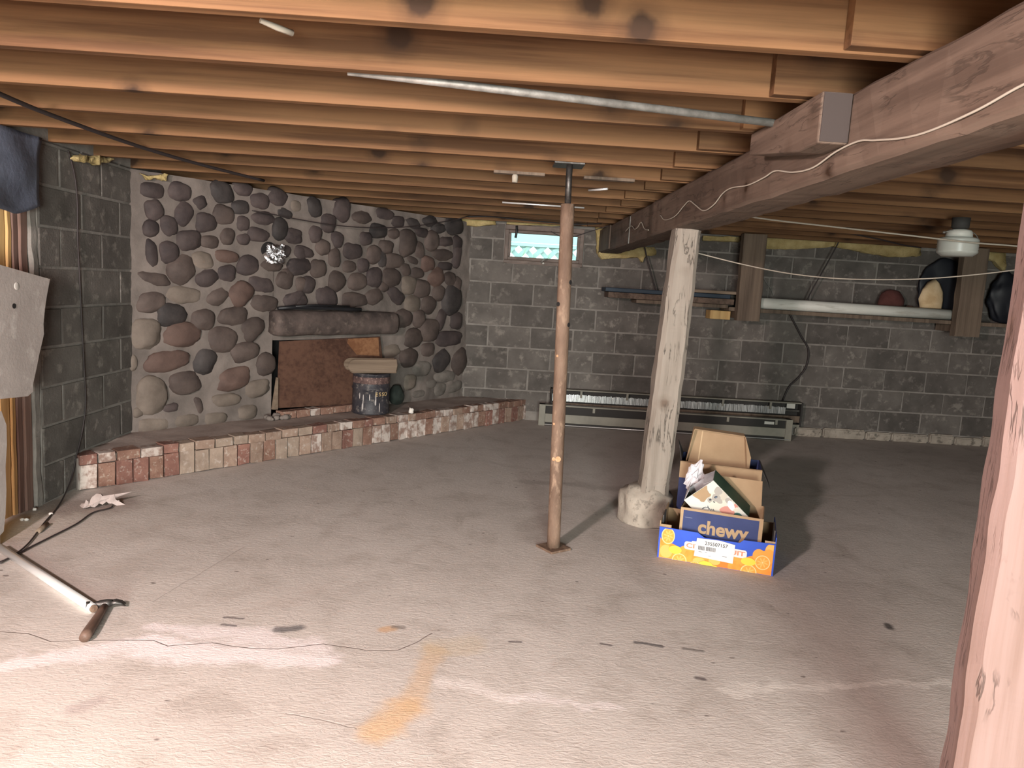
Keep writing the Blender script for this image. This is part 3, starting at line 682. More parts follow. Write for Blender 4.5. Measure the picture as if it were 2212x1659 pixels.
# paint drum with two boards on it
dr, dh = .15, .325
uu = fhit(800, 870)[0]
def pxof(p):
    q_ = Vector(p)-CAM; return W/2+F*q_.dot(RT)/q_.dot(fwd)
for _ in range(30):
    dc = FA+FD*uu+FN*.235+UZ*HZ; uu += (800-pxof(dc))*.003
drum = thing('paint_drum', 'dented dark blue metal drum with worn lettering on the hearth', 'drum', (dc.x, dc.y, HZ))
obj('shell', lathe([(dr-.01, 0), (dr, .006), (dr, .012), (dr-.004, .02), (dr-.004, .19), (dr+.002, .20), (dr+.002, .21), (dr-.004, .22), (dr-.006, dh-.02), (dr, dh-.012), (dr, dh), (dr-.012, dh), (dr-.014, dh-.02), (.001, dh-.03)], (dc.x, dc.y, HZ), 36), M_drum, drum, smooth=True)
obj('top_band', lathe([(dr-.0045, .245), (dr-.0025, .247), (dr-.0025, .295), (dr-.0045, .297)], (dc.x, dc.y, HZ), 36), mottled('faded red band', (.05,.03,.03), (.14,.085,.075), 22, .7, c3=(.3,.2,.17)), drum)
vd = (CAM-dc); ang0 = math.atan2(vd.y, vd.x)
FLET = 1
M_let = mottled('worn yellow lettering', (.30,.20,.10), (.5,.37,.2), 30, .7)
for i, ch in enumerate('ESSO'):
    a = ang0 + .30 + i*.19; rad = Vector((math.cos(a), math.sin(a), 0)); tx = Vector((-math.sin(a), math.cos(a), 0))
    R = Matrix((tx, UZ, rad)).transposed().to_4x4(); R.translation = Vector((dc.x, dc.y, HZ+.165))+rad*(dr-.0025)
    obj('letter', text_mesh(ch, .042, R, .0012, .0008), M_let, drum)
for i in range(9):
    a = ang0 + rb.uniform(-.7, .8); rad = Vector((math.cos(a), math.sin(a), 0)); tx = Vector((-math.sin(a), math.cos(a), 0)); R = Matrix((tx, UZ, rad)).transposed().to_4x4(); R.translation = Vector((dc.x, dc.y, HZ+rb.uniform(.05, .17)))+rad*(dr-.004)
    L = rb.uniform(.015, .04); bm = NB(); bmesh.ops.create_circle(bm, cap_ends=True, segments=8, radius=1)
    for v in bm.verts: v.co = R @ Vector((v.co.x*.004, v.co.y*L, .0012))
    obj('paint_drip', bm, plain('paint drip %d' % i, (.42,.38,.36), .6), drum)
top = HZ+dh
def board(name, label, c, ln, wd_, th, ang, tilt=0, roll=0):
    M_ = Matrix.Translation(c) @ Matrix.Rotation(ang, 4, 'Z') @ Matrix.Rotation(tilt, 4, 'Y') @ Matrix.Rotation(roll, 4, 'X')
    bm = NB(); n_ = 14; pts = []
    for k in range(n_+1):
        a = math.pi/2+math.pi*k/n_; pts.append((-ln/2+.05+.05*math.cos(a)*1.0, wd_/2*math.sin(a)))
    pts += [(ln/2, -wd_/2), (ln/2+.006, 0), (ln/2-.004, wd_/2)]
    prism([M_ @ Vector((x, y, 0)) for x, y in pts], (M_.to_3x3() @ Vector((0, 0, th))), bm)
    return tag(obj(name, bm, M_plank, None, bevel=.004), label, 'board')
ba = math.atan2(RT.y, RT.x)
board('wood_board', 'grey weathered board with a rounded end laid across the drum, the front one', (dc.x+.02, dc.y-.075, top+.047), .38, .115, .03, ba+.02, -.06, .85)
board('wood_board', 'split grey board lying across the drum behind the rounded one', (dc.x-.02, dc.y-.005, top+.055), .40, .115, .026, ba+.02, -.05, .72)
db = onZ(858, 872, HZ); tag(obj('dark_bundle', lump((db.x+.0, db.y-.07, HZ+.085), .065, .07, .085, 9, .2, zmin=HZ+.002), mottled('dark green cloth', (.02,.025,.022), (.04,.048,.04), 8)), 'dark bundle tucked behind the drum on its right', 'bundle')

# ------------------------------------------------------------------ window in the back wall
win = tag(bpy.data.objects.new('window_1', None), 'small brown metal hopper window high in the block wall', None, None, 'structure'); COL.objects.link(win); win.location = ((WX0+WX1)/2, YB, WZa)
fr = NB(); t_ = .045; y0, y1 = YB-.03, YB+.12
box(fr, WX0, WX1, y0, y1, WZa, WZa+t_*.7); box(fr, WX0, WX1, y0, y1, WZb-t_, WZb); box(fr, WX0, WX0+t_*.8, y0, y1, WZa+t_*.7, WZb-t_); box(fr, WX1-t_*.8, WX1, y0, y1, WZa+t_*.7, WZb-t_)
obj('window_frame', fr, M_frame, win, bevel=.005)
sf = NB(); a0, a1, c0, c1 = WX0+.03, WX1-.03, WZa+.03, WZb-.045; y0, y1 = YB-.012, YB+.02; s_ = .030
box(sf, a0, a1, y0, y1, c0, c0+s_*1.1); box(sf, a0, a1, y0, y1, c1-s_, c1); box(sf, a0, a0+s_, y0, y1, c0+s_*1.1, c1-s_); box(sf, a1-s_, a1, y0, y1, c0+s_*1.1, c1-s_)
sash = obj('sash', sf, M_frame, win, bevel=.006)
gm, nt, bs = newmat('window glass'); bs.inputs['Base Color'].default_value = (.86, .98, .98, 1); bs.inputs['Roughness'].default_value = .02; bs.inputs['Transmission Weight'].default_value = 1; bs.inputs['IOR'].default_value = 1.1
obj('pane', mbox(a0+s_, a1-s_, YB+.006, YB+.010, c0+s_*1.1, c1-s_), gm, sash)
obj('latch', tube([(.38, YB-.03, WZa+.02), (.40, YB-.035, WZa+.045), (.44, YB-.03, WZa+.058)], .008, 8), M_galv, sash)
obj('latch', tube([(.395, YB-.03, WZa+.012), (.41, YB-.036, WZa+.02)], .009, 8), M_white, sash)
obj('drip_edge', mbox(WX0+.03, WX1-.02, YB-.032, YB-.02, WZa-.004, WZa+.002), M_frame, win)
obj('strap', tube([(.132, YB-.04, WZb-.01), (.135, YB-.045, WZb-.06), (.128, YB-.04, WZb-.12)], .011, 6, 4), M_black, win)
# outdoors: yard ground, lattice skirting, board above it
gy = mottled('yard ground', (.10, .14, .09), (.2, .24, .16), 4)
tag(obj('yard_ground', mbox(-4, 6, YB+.2, YB+8, 1.3, 1.42), gy), 'pale ground outside the small window', 'ground', None, 'structure')
M_lat = plain('grey lattice paint', (.52, .58, .57), .8)
lat = thing('lattice_fence', 'grey diagonal lattice seen through the small window', 'lattice', (.5, YB+.9, 1.42))
lx0, lx1, lz0, lz1 = -.6, 1.6, 1.42, 1.70
rl = random.Random(2)
def slat(xa, sgn, y):
    p = [(xa, lz0), (xa+sgn*(lz1-lz0), lz1)]; d = Vector((sgn, 0, 1)).normalized()*0; w_ = .036
    pts = [Vector((p[0][0]-w_, y, lz0)), Vector((p[0][0]+w_, y, lz0)), Vector((p[1][0]+w_, y, lz1)), Vector((p[1][0]-w_, y, lz1))]
    obj('slat', prism(pts, (0, .008, 0)), M_lat, lat)
x = lx0
while x < lx1:
    slat(x, 1, YB+.90); slat(x+.02, -1, YB+.912); x += .155
obj('rail', mbox(lx0, lx1, YB+.89, YB+.93, 1.70, 1.735), M_lat, lat)
for k in range(4):
    obj('fascia_board', mbox(lx0, lx1, YB+.90, YB+.925, 1.74+.10*k, 1.835+.10*k), plain('fascia %d' % k, (.50, .56, .55), .8), lat)
for i in range(9):
    c = Vector((rl.uniform(.1, .75), YB+.6+rl.uniform(0, .2), 1.43)); hgt = rl.uniform(.1, .33)
    bm = tube([c, c+Vector((rl.uniform(-.03,.03), 0, hgt*.6)), c+Vector((rl.uniform(-.07,.07), 0, hgt))], [.003, .003, .001], 4)
    tag(obj('grass_stem', bm, plain('stem %d' % i, (.35, .45, .2), .8)), 'thin weed stem outside the small window', 'weed', 'weeds outside the window')

# ------------------------------------------------------------------ insulation tufts along the tops of the walls
def tuft(label, poly, off, th=.05):
    """irregular batt: polygon on the wall, rounded and thickened"""
    bm = prism(poly, off); bmesh.ops.subdivide_edges(bm, edges=list(bm.edges), cuts=5, use_grid_fill=True)
    bmesh.ops.triangulate(bm, faces=[f for f in bm.faces if len(f.verts) > 4])
    for v in bm.verts:
        n_ = noise.noise_vector(v.co*16)+noise.noise_vector(v.co*45)*.6; v.co += Vector((n_.x*.012, n_.y*.016, n_.z*.012))
    return tag(obj('insulation_batt', bm, M_ins, None, smooth=True), label, 'insulation')
def BWp(lst, y): return [onY(a, b, y) for a, b in lst]
tuft('long yellow insulation strip above the shelf, left of the white lamp', BWp([(1652,508),(1750,505),(1850,512),(1985,520),(1990,552),(1930,557),(1870,545),(1800,532),(1720,538),(1652,537)], YB-.055), (0, .05, 0))
tuft('yellow insulation patch hanging beside the far end of the beam', BWp([(1288,487),(1325,486),(1324,530),(1415,534),(1418,550),(1396,552),(1387,566),(1378,555),(1300,560),(1290,545)], YB-.055), (0, .05, 0))
tuft('small yellow insulation piece between the chimney and the window', BWp([(998,470),(1010,462),(1072,470),(1070,486),(1005,488)], YB-.055), (0, .05, 0))
tuft('thin yellow insulation line along the top of the window', BWp([(1095,474),(1240,482),(1240,489),(1095,484)], YB-.055), (0, .05, 0))
tuft('yellow insulation scrap at the top of the block wall left of the chimney', [onX(a, b, XL+.05) for a, b in [(166,341),(188,336),(196,342),(212,337),(240,342),(249,347),(232,350),(214,357),(200,350),(176,351)]], (-.04, 0, 0))
tuft('yellow insulation scrap at the upper left corner of the chimney', [FP(a, b, .06) for a, b in [(303,374),(322,382),(340,380),(352,375),(366,378),(358,391),(340,387),(322,388)]], -FN*.04)
tuft('yellow insulation at the top of the back wall behind the right post', BWp([(1520,508),(1600,512),(1598,522),(1520,520)], YB-.055), (0, .05, 0))
tuft('yellow insulation scrap right of the hanging shelf timber', BWp([(2128,538),(2175,542),(2172,590),(2150,565),(2130,556)], YB-.055), (0, .05, 0))

# ------------------------------------------------------------------ hanging shelf at the back right
YS = 6.62
def hanger(px0, px1, pyb, label):
    a = onY(px0, pyb, YS); b = onY(px1, pyb, YS); xm = (a.x+b.x)/2
    return tag(obj('shelf_hanger', timber((xm, YS+.045, a.z), (xm-.012, YS+.045, ZJ+.02), b.x-a.x, .09, 16, .003, .006, seed=int(px0)), M_hang), label, 'timber'), xm, a.z
_, xa, za = hanger(1592, 1642, 692, 'thick brown timber hanging from the joists near the pale post')
_, xb, zb = hanger(2063, 2116, 726, 'thick brown timber hanging from the joists below the white lamp')
ZS = 1.205
sh = thing('plank_shelf', 'long dark plank shelf along the back wall', 'shelf', (3.2, 6.85, ZS-.04))
obj('plank', mbox(2.1, 5.0, 6.72, 6.86, ZS-.035, ZS), M_hang, sh, bevel=.004); obj('plank', mbox(2.1, 5.0, 6.865, 7.0, ZS-.035, ZS), M_hang, sh, bevel=.004)
obj('cross_bearer', mbox(xa-.08, xa+.08, YS+.093, 6.99, ZS-.10, ZS-.037), M_hang, sh); obj('cross_bearer', mbox(xb-.08, xb+.08, YS+.093, 6.99, ZS-.10, ZS-.037), M_hang, sh)
tag(obj('pvc_pipe', tube([(xa-.05, 6.772, ZS+.052), (xb+.04, 6.772, ZS+.051)], .050, 20), M_pvc, None, smooth=True), 'long white plastic pipe lying on the plank shelf', 'pipe')
# left end of shelf: boards and a blue strip
pl, pr = onY(1305, 640, 6.75), onY(1600, 665, 6.75)
def shelfboard(name, label, x0, x1, z0, z1, mat, y0=6.70, y1=6.95, cat='board'):
    return tag(obj(name, mbox(x0, x1, y0, y1, z0, z1), mat, None, bevel=.004), label, cat)
shelfboard('shelf_board', 'pale board with a blue strip on top, left end of the shelf', pl.x+.03, xa-.12, 1.225, 1.275, M_beam)
tag(obj('blue_strip', mbox(pl.x, xa-.16, 6.69, 6.96, 1.278, 1.315), plain('dark blue cover', (.016, .028, .045), .6), None, bevel=.006), 'flat dark blue strip lying on the boards left of the pale post', 'strip')
shelfboard('shelf_board', 'thin tan board on top of the stack right of the pale post', 1.72, xa-.07, 1.318, 1.345, M_plank, 6.72, 6.94)
shelfboard('shelf_board', 'lowest grey board under the stack right of the pale post', 1.25, 2.09, 1.19, 1.222, M_hang, 6.72, 6.98)
tag(obj('wood_offcut', mbox(1.97, 2.16, 6.85, 7.0, 1.085, 1.165), M_stud, None, bevel=.005), 'orange wood offcut wedged below the boards beside the hanging timber', 'wood block')
# things on the shelf
c = onY(1931, 640, 6.88); tag(obj('cloth_bundle', lump((c.x, 6.92, ZS+.125), .125, .06, .125, 2, .14, zmin=ZS+.001), M_oxred, None, smooth=True), 'rounded dark red bundle on the shelf behind the white pipe', 'bundle')
c = onY(2015, 630, 6.86)
bm = lump((c.x+.01, 6.875, ZS+.18), .12, .04, .18, 7, .35, 2, 1.5, zmin=ZS+.001); tag(obj('foam_chunk', bm, M_chunk), 'jagged tan chunk standing on the shelf next to the black bag', 'chunk')
c = onY(1985, 645, 6.86); tag(obj('cloth_scrap', lump((c.x-.055, 6.90, ZS+.058), .055, .05, .06, 12, .3, zmin=ZS+.001), mottled('brown rag', (.07,.04,.028), (.12,.07,.05), 9)), 'small brown rag between the red bundle and the tan chunk', 'rag')
c = onY(2050, 610, 6.9)
tag(obj('bin_bag', lump((c.x+.02, 6.975, ZS+.27), .26, .04, .27, 5, .3, 4, 1.6, zmin=ZS+.001), M_bag, None, smooth=True), 'black plastic bag on the shelf behind the hanging timber', 'bag')
c = onY(2150, 630, 6.9); tag(obj('bin_bag', lump((c.x+.14, 6.92, ZS+.24), .19, .07, .24, 8, .3, 4, 1.6, zmin=ZS+.001), M_bag, None, smooth=True), 'black plastic bag right of the hanging timber, half behind the foreground post', 'bag')

# ------------------------------------------------------------------ ceiling lamp
lp = Vector((2.77, 4.52, 1.675)); YLJ = min(YJ, key=lambda y: abs(y-.039-4.5))
lamp = thing('ceiling_lamp', 'white ribbed glass ceiling lamp hanging below the dark joists', 'lamp', (lp.x, lp.y, lp.z-.05))
gl, nt, bs = newmat('milk glass'); bs.inputs['Base Color'].default_value = (.50, .50, .46, 1); bs.inputs['Roughness'].default_value = .3; bs.inputs['Transmission Weight'].default_value = .15
prof = [(.01, -.062), (.085, -.060), (.105, -.045)] + [(.110+(.003 if i % 2 else 0), -.040+.008*i) for i in range(11)] + [(.104, .048), (.06, .052)]
obj('glass_shade', lathe(prof, lp, 40), gl, lamp, smooth=True)
obj('collar', lathe([(.075, .05), (.070, .085), (.062, .095), (.04, .10)], lp, 28), M_white, lamp, smooth=True)
obj('ceiling_box', lathe([(.03, .098), (.048, .11), (.05, ZJ+.004-lp.z)], lp, 24), M_hdark, lamp)
obj('bracket_wire', tube([lp+Vector(p) for p in [(-.10, 0, .075), (-.05, -.03, .092), (.03, -.03, .09), (.09, -.01, .078), (.125, 0, .045)]], .003, 6, 6), M_galv, lamp)
obj('screw', lathe([(.008, 0), (.008, .012)], lp+Vector((-.10, -.01, .07)), 10), M_galv, lamp)

# ------------------------------------------------------------------ ropes, cables, rods
def cable(name, label, pts, r, mat, cat, sm=8): return tag(obj(name, tube(pts, r, 7, sm), mat), label, cat)
cable('clothes_line', 'pale cord stretched from the beam past the white lamp', [onY(x, y, 4.36) for x, y in [(1560,458),(1660,474),(1800,490),(1950,507),(2100,524),(2212,533)]]+[Vector((4.2, 4.36, 1.655)), Vector((5.99, 4.36, 1.72))], .005, M_pale, 'cord')
cable('clothes_line', 'thin pale cord sagging in front of the shelf from the pale post', [onY(x, y, 4.13) for x, y in [(1500,545),(1600,570),(1700,590),(1800,601),(1900,604),(2000,602),(2100,594),(2200,582),(2300,566),(2400,548),(2600,505),(2750,470)]], .0035, M_pale, 'cord')
cable('power_cable', 'black cable dropping from the ceiling to the shelf', [onY(x, y, 6.88) for x, y in [(1825,497),(1800,545),(1775,590),(1755,625),(1738,660),(1728,676)]], .006, M_wire, 'cable')
cable('power_cable', 'black cable hanging down the block wall to the heater', [onY(x, y, YB-.02) for x, y in [(1703,672),(1712,690),(1730,725),(1746,755),(1742,790),(1725,815),(1705,835),(1692,862)]]+[onY(1690, 872, 6.95)], .009, M_wire, 'cable')
cable('power_cable', 'black cable hanging down beside the upper end of the pale post', [onY(x, y, 6.93) for x, y in [(1385,522),(1392,533),(1398,560),(1408,595),(1420,640)]], .007, M_wire, 'cable')
cable('wall_wire', 'thin bent wire on the wall right of the hanging timber', [onY(x, y, YB-.02) for x, y in [(1645,585),(1652,605),(1664,622),(1672,640)]], .005, M_galv, 'wire')
cable('dark_wire', 'dark wires looping under the joists left of the white lamp', [onY(x, y, 6.3) for x, y in [(1840,505),(1900,517),(1950,529),(1990,535)]], .006, M_wire, 'wire')
cable('ceiling_cable', 'black cable slung diagonally under the joists at the upper left', [onZ(x, y, ZJ-.014) for x, y in [(-60,172),(0,203),(120,252),(300,316),(440,357),(570,390)]], .009, M_wire, 'cable')
cable('sagging_wire', 'thin black wire sagging across the top of the stone chimney', [FP(x, y, .13) for x, y in [(545,455),(590,463),(640,473),(720,486),(800,492),(880,490),(940,482)]]+[onY(985, 474, 6.75), onY(1015, 466, 6.7)], .004, M_wire, 'wire')
cable('sagging_wire', 'thin black wire looping in front of the small window', [onY(x, y, 6.5) for x, y in [(1190,500),(1205,508),(1218,512),(1240,511),(1275,500),(1320,486)]], .004, M_wire, 'wire')
cable('joist_wire', 'dark wire running along the last joists above the window', [onY(x, y, 6.72) for x, y in [(1010,468),(1060,468),(1150,477),(1240,484),(1300,483)]], .006, M_wire, 'wire')
cable('extension_cable', 'thin grey cord running down the left block wall to the floor', [onX(x, y, XL+.012) for x, y in [(147,325),(153,345),(162,385),(167,440),(168,520),(172,600),(177,700),(182,800),(185,870),(178,930),(165,985)]]+[onX(152, 1040, XL+.02)]+[onZ(x, y, .008) for x, y in [(128,1090),(95,1130),(60,1175),(20,1205),(-30,1225)]], .0038, M_wire, 'cord')
cable('floor_cord', 'second dark cord lying on the floor by the rag', [onZ(x, y, .008) for x, y in [(244,1092),(236,1098),(200,1108),(165,1132),(110,1160),(50,1190),(0,1216)]], .0042, M_wire, 'cord')
obj('plug', tube([onZ(102, 1132, .012), onZ(82, 1148, .012)], .011, 8), M_plank, bpy.data.objects['extension_cable'])
ca = onX(1722, 272, BX0-.002); cb = Vector((-.45, 2.215, ZJ+.022))
cc = onZ(1010, 185, ZJ+.010)
tag(obj('steel_conduit', tube([ca+(ca-cc).normalized()*0, cc, cc+(cc-ca).normalized()*.35], .0125, 12), M_galv, None, smooth=True), 'grey steel conduit slung between the joists and the beam', 'pipe')
tag(obj('lath_stick', tube([onY(562, 44, 1.90), onY(600, 60, 1.93), onY(632, 72, 1.96)], [.006,.008,.008], 6), M_pale), 'short white stick poking out between the first two joists', 'stick')
tag(obj('thin_rod', tube([onZ(1085, 437, ZJ-.008), onZ(1262, 449, ZJ-.008)], .006, 8), M_chrome), 'thin shiny rod behind the top of the jack post', 'rod')
tag(obj('thin_rod', tube([onZ(1272, 411, ZJ-.006), onZ(1312, 408, ZJ-.006)], .006, 8), M_chrome), 'short shiny rod right of the top of the jack post', 'rod')
tag(obj('shim_board', mbox(-.06, .20, 3.862, 3.908, ZJ-.006, ZJ+.008), M_hang), 'dark scrap board under the joists left of the jack post', 'board')
tag(obj('shim_board', mbox(.40, .66, 3.862, 3.908, ZJ-.006, ZJ+.008), M_hang), 'dark scrap board under the joists right of the jack post', 'board')
kk = onZ(1110, 398, ZJ-.01); tag(obj('hook_knob', lathe([(.014, 0), (.016, .03), (.008, .05)], Vector((kk.x, YJ[16], ZJ-.045)), 12), M_pale), 'little pale knob under the joists left of the jack post', 'knob')

# ------------------------------------------------------------------ baseboard heaters on the floor
def heater(name, label, A, B, dep, z0, z1, covered):
    A, B = Vector(A), Vector(B); d = (B-A); L = d.length; d.normalize(); n = Vector((d.y, -d.x, 0)); R = Matrix((d, -n, UZ)).transposed().to_4x4(); R.translation = A
    t = thing(name, label, 'heater', A+d*(L/2)+Vector((0, 0, z0)))
    obj('back_panel', mbox(0, L, dep-.004, dep, z0, z1, M=R), M_heater if covered else M_hdark, t)
    obj('top_lip', mbox(0, L, 0, dep, z1-.012, z1, M=R), M_heater, t, bevel=.002)
    ends = ((0, .018), (L-.018, L)) if not covered else ((0, .06), (L-.06, L))
    for a, b in ends: obj('end_cap', mbox(a, b, -.004, dep, z0, z1, M=R), M_heater if covered else M_hdark, t, bevel=.003)
    if not covered:
        fn = NB(); x = .02; rr_ = random.Random(4)
        while x < L-.16:
            w_ = rr_.choice((.006, .008, .01)); box(fn, x, x+w_, .012+rr_.uniform(0,.006), dep-.012, z0+.118, z0+.185+rr_.uniform(-.004, .004), M=R); x += w_+.004
        f = obj('fin_pack', fn, M_fin, t); f['kind'] = 'stuff'
        obj('element_tube', tube([R @ Vector((.0, dep/2, z0+.15)), R @ Vector((L, dep/2, z0+.15))], .011, 10), M_galv, t)
        obj('damper', mbox(.02, L-.02, .004, .008, z0+.042, z0+.105, M=R), M_hang, t)
        obj('rail', tube([R @ Vector((.0, .0, z0+.036)), R @ Vector((L-.1, 0, z0+.030))], .006, 8), M_chrome, t)
        obj('bottom_lip', mbox(0, L, 0, dep, z0, z0+.022, M=R), M_heater, t)
        obj('junction_plate', mbox(L-.15, L-.07, .02, .03, z1-.06, z1-.016, M=R), M_white, t)
        for u in (.28, .72, 1.64, 2.1): obj('bracket', mbox(u, u+.02, .005, .02, z1-.075, z1-.012, M=R), M_heater, t)
    else:
        obj('front_cover', mbox(.06, L-.06, 0, .004, z0+.035, z0+.115, M=R), M_heater, t, bevel=.002)
        obj('gap_shade', mbox(.06, L-.06, .02, .03, z0+.012, z1-.012, M=R), M_hdark, t)  # solid dark slab standing in for the shade inside the casing
        obj('rail', tube([R @ Vector((.06, -.004, z0+.014)), R @ Vector((L-.02, -.004, z0+.012))], .005, 8), M_chrome, t)
        for u in (.5, 1.0, 1.75, 2.2): obj('bracket', mbox(u, u+.022, .002, .012, z1-.055, z1-.012, M=R), M_heater, t)
        obj('junction_plate', mbox(L-.26, L-.17, .004, .012, z1-.055, z1-.03, M=R), M_white, t)
heater('baseboard_heater', 'long open baseboard heater with silver fins against the back wall', (.55, 6.93, 0), (2.97, 6.93, 0), .085, .10, .335, False)
heater('baseboard_heater', 'long beige baseboard heater lying in front of the finned one', (.44, 6.80, 0), (2.80, 6.72, 0), .07, .0, .20, True)
for i, (a, b) in enumerate(((.62, .66), (2.84, 2.88))):
    tag(obj('wood_prop', mbox(a, b, 6.935, 7.0, 0, .0995), M_hang), 'little wood prop under the %s end of the finned heater' % ('left', 'right')[i], 'wood block')

# ------------------------------------------------------------------ cartons
def frame(O, ang):
    u = Vector((math.cos(ang), math.sin(ang), 0)); v = Vector((-math.sin(ang), math.cos(ang), 0)); m = Matrix((u, v, UZ)).transposed().to_4x4(); m.translation = O; return m
def poly(M_, pts, d, mi=0, bm=None):      # polygon in the (x,z) face plane of a frame at y = d, extruded toward the back
    return prism([M_ @ Vector((x, d, z)) for x, z in pts], M_.to_3x3() @ Vector((0, .0006, 0)), bm, mi)
CT = frame(Vector((.849, 3.464, 0)), math.atan2(3.287-3.464, 1.356-.849)); TW, TD, TH = .537, .36, .155
tray = thing('fruit_tray', 'blue cardboard fruit tray printed with oranges at the front of the cartons', 'box', CT @ Vector((TW/2, TD/2, 0)))
k4 = .004
dip = [(0, 0), (TW, 0), (TW, TH), (.73*TW, TH-.004), (.70*TW, TH-.020), (.40*TW, TH-.022), (.355*TW, TH-.008), (.34*TW, TH-.002), (0, TH)]
fpn = obj('front_panel', prism([CT @ Vector((x, 0, z)) for x, z in dip], CT.to_3x3() @ Vector((0, k4, 0))), [M_blue], tray)
obj('back_panel', prism([CT @ Vector((x, TD-k4, z)) for x, z in dip], CT.to_3x3() @ Vector((0, k4, 0))), [M_card], tray)
obj('side_panel', mbox(0, k4, k4, TD-k4, 0, TH+.03, M=CT), M_card, tray); obj('side_panel', mbox(TW-k4, TW, k4, TD-k4, 0, TH+.03, M=CT), M_blue, tray)
obj('bottom', mbox(k4, TW-k4, k4, TD-k4, 0, k4, M=CT), M_card, tray)
obj('corner_flap', mbox(k4, .055, .008, .012, .01, TH+.012, M=CT), M_card, tray); obj('corner_flap', mbox(TW-.05, TW-k4, .008, .012, .01, TH+.008, M=CT), M_card, tray)
obj('corner_post', mbox(.006, .012, .05, .16, .01, TH+.045, M=CT), M_darkcard, tray); obj('corner_post', mbox(TW-.012, TW-.006, .05, .2, .01, TH+.05, M=CT), M_darkcard, tray)
# printed fruit, in the picture's own layout on the panel
ZX = lambda x: (x-60)/1990*TW
def ZV(x, y):
    u_ = (x-60)/1990; tp, bt = 140+310*u_, 655+345*u_; return (bt-y)/(bt-tp)*TH
def clip(pts):
    for ax, lim, sg in ((0, .008, 1), (0, TW-.008, -1), (1, .0015, 1), (1, TH-.006, -1)):
        out = []
        for i in range(len(pts)):
            a, b = pts[i-1], pts[i]; ia, ib = (a[ax]-lim)*sg >= 0, (b[ax]-lim)*sg >= 0
            if ia != ib:
                t = (lim-a[ax])/(b[ax]-a[ax]); out.append((a[0]+(b[0]-a[0])*t, a[1]+(b[1]-a[1])*t))
            if ib: out.append(b)
        pts = out
        if len(pts) < 3: return []
    return pts
prt = NB(); lay = [0]
def disc(x, y, rx, ry, mi, seg=26, rot=0):
    cx_, cz_ = ZX(x), ZV(x, y); kx = TW/1990; kz = TH/530; lay[0] += 1
    pts = []
    for i in range(seg):
        a = 2*math.pi*i/seg; dx, dz = rx*kx*math.cos(a), ry*kz*math.sin(a)
        pts.append((cx_+dx*math.cos(rot)-dz*math.sin(rot), cz_+dx*math.sin(rot)+dz*math.cos(rot)))
    pts = clip(pts)
    if pts: poly(CT, pts, -.0006-.00007*lay[0], mi, prt)
band = [(ZX(x), ZV(x, y)) for x, y in [(60,670),(60,300),(150,380),(330,440),(450,500),(560,500),(720,560),(1100,640),(1380,670),(1520,690),(1700,640),(1740,570),(1900,560),(1910,480),(2000,455),(2090,500),(2060,1010)]]
poly(CT, clip(band), -.0004, 0, prt)
for a in [(100,560,120,120,1),(300,590,130,120,0),(210,560,110,110,2),(540,580,110,110,1),(660,660,130,130,0),(1440,720,110,100,1),(1790,640,105,105,1),(1980,580,100,130,0),(1985,545,95,90,2),(1200,830,170,110,5),(1400,840,110,110,0),(1960,900,150,150,0),(1950,660,110,120,1),(800,740,110,70,2),(1060,740,100,60,2)]: disc(*a)
for x, y, rx, ry in [(225,300,118,140),(455,720,130,125),(1645,920,135,120),(1860,760,125,120),(730,790,85,55)]:
    disc(x, y, rx, ry, 3); disc(x, y, rx*.90, ry*.90, 2); disc(x, y, rx*.84, ry*.84, 1)
    for i in range(8):
        a = i*math.pi/4+.3; disc(x+rx*.44*math.cos(a), y+ry*.44*math.sin(a), rx*.34, ry*.10, 2, 10, a if False else -a)
    disc(x, y, rx*.10, ry*.10, 3, 10)
for x, y, rx, ry in [(370,530,115,70),(1625,740,125,65),(920,790,120,60),(1020,835,120,40)]: disc(x, y, rx, ry, 4)
OR = [mottled('orange peel', (0.6364, 0.2146, 0.0259), (0.6882, 0.296, 0.0444), 30, .5, 0), plain('orange flesh', (0.666, 0.2738, 0.037), .5), plain('orange pale', (0.703, 0.37, 0.0888), .5), plain('orange pith', (0.703, 0.518, 0.2516), .5), plain('lemon', (0.703, 0.4884, 0.0444), .5), plain('deep orange', (0.6068, 0.1628, 0.0148), .5)]
obj('fruit_print', prt, OR, tray)
def fz(x, y): return (ZX(x), ZV(x, y))
pw = plain('printed white', (0.578, 0.5644, 0.5712), .5)
plate = NB()
def rrect(x0, z0, x1, z1, r):
    out = []
    for cx_, cz_, a0_ in ((x1-r, z1-r, 0), (x0+r, z1-r, 90), (x0+r, z0+r, 180), (x1-r, z0+r, 270)):
        for k in range(5): a = math.radians(a0_+22.5*k); out.append((cx_+r*math.cos(a), cz_+r*math.sin(a)))
    return out
xa_, xb_ = ZX(520), ZX(1590); zc = (ZV(600, 465)+ZV(1490, 610))/2
poly(CT, rrect(xa_, zc-.0195, xb_, zc+.0195, .012), -.0035, 0, plate); poly(CT, rrect(ZX(640), zc+.012, ZX(800), zc+.026, .006), -.0036, 0, plate)
obj('title_plate', plate, pw, tray)
TM = CT @ Matrix.Translation(((xa_+xb_)/2, -.0048, zc)) @ Matrix.Rotation(math.pi/2, 4, 'X')
tm = text_mesh('CITRUS FRUIT', .030, TM, .0006, .0003, sx=1.0)
wd_ = max((CT.inverted() @ v.co).x for v in tm.vertices)-min((CT.inverted() @ v.co).x for v in tm.vertices)
tm = text_mesh('CITRUS FRUIT', .030, TM, .0006, .0003, sx=(xb_-xa_-.018)/wd_)
obj('title_lettering', tm, plain('printed orange', (.75, .20, .10), .5), tray)
stk = [fz(*p) for p in [(715,385),(900,395),(1150,430),(1375,490),(1365,765),(685,690)]]
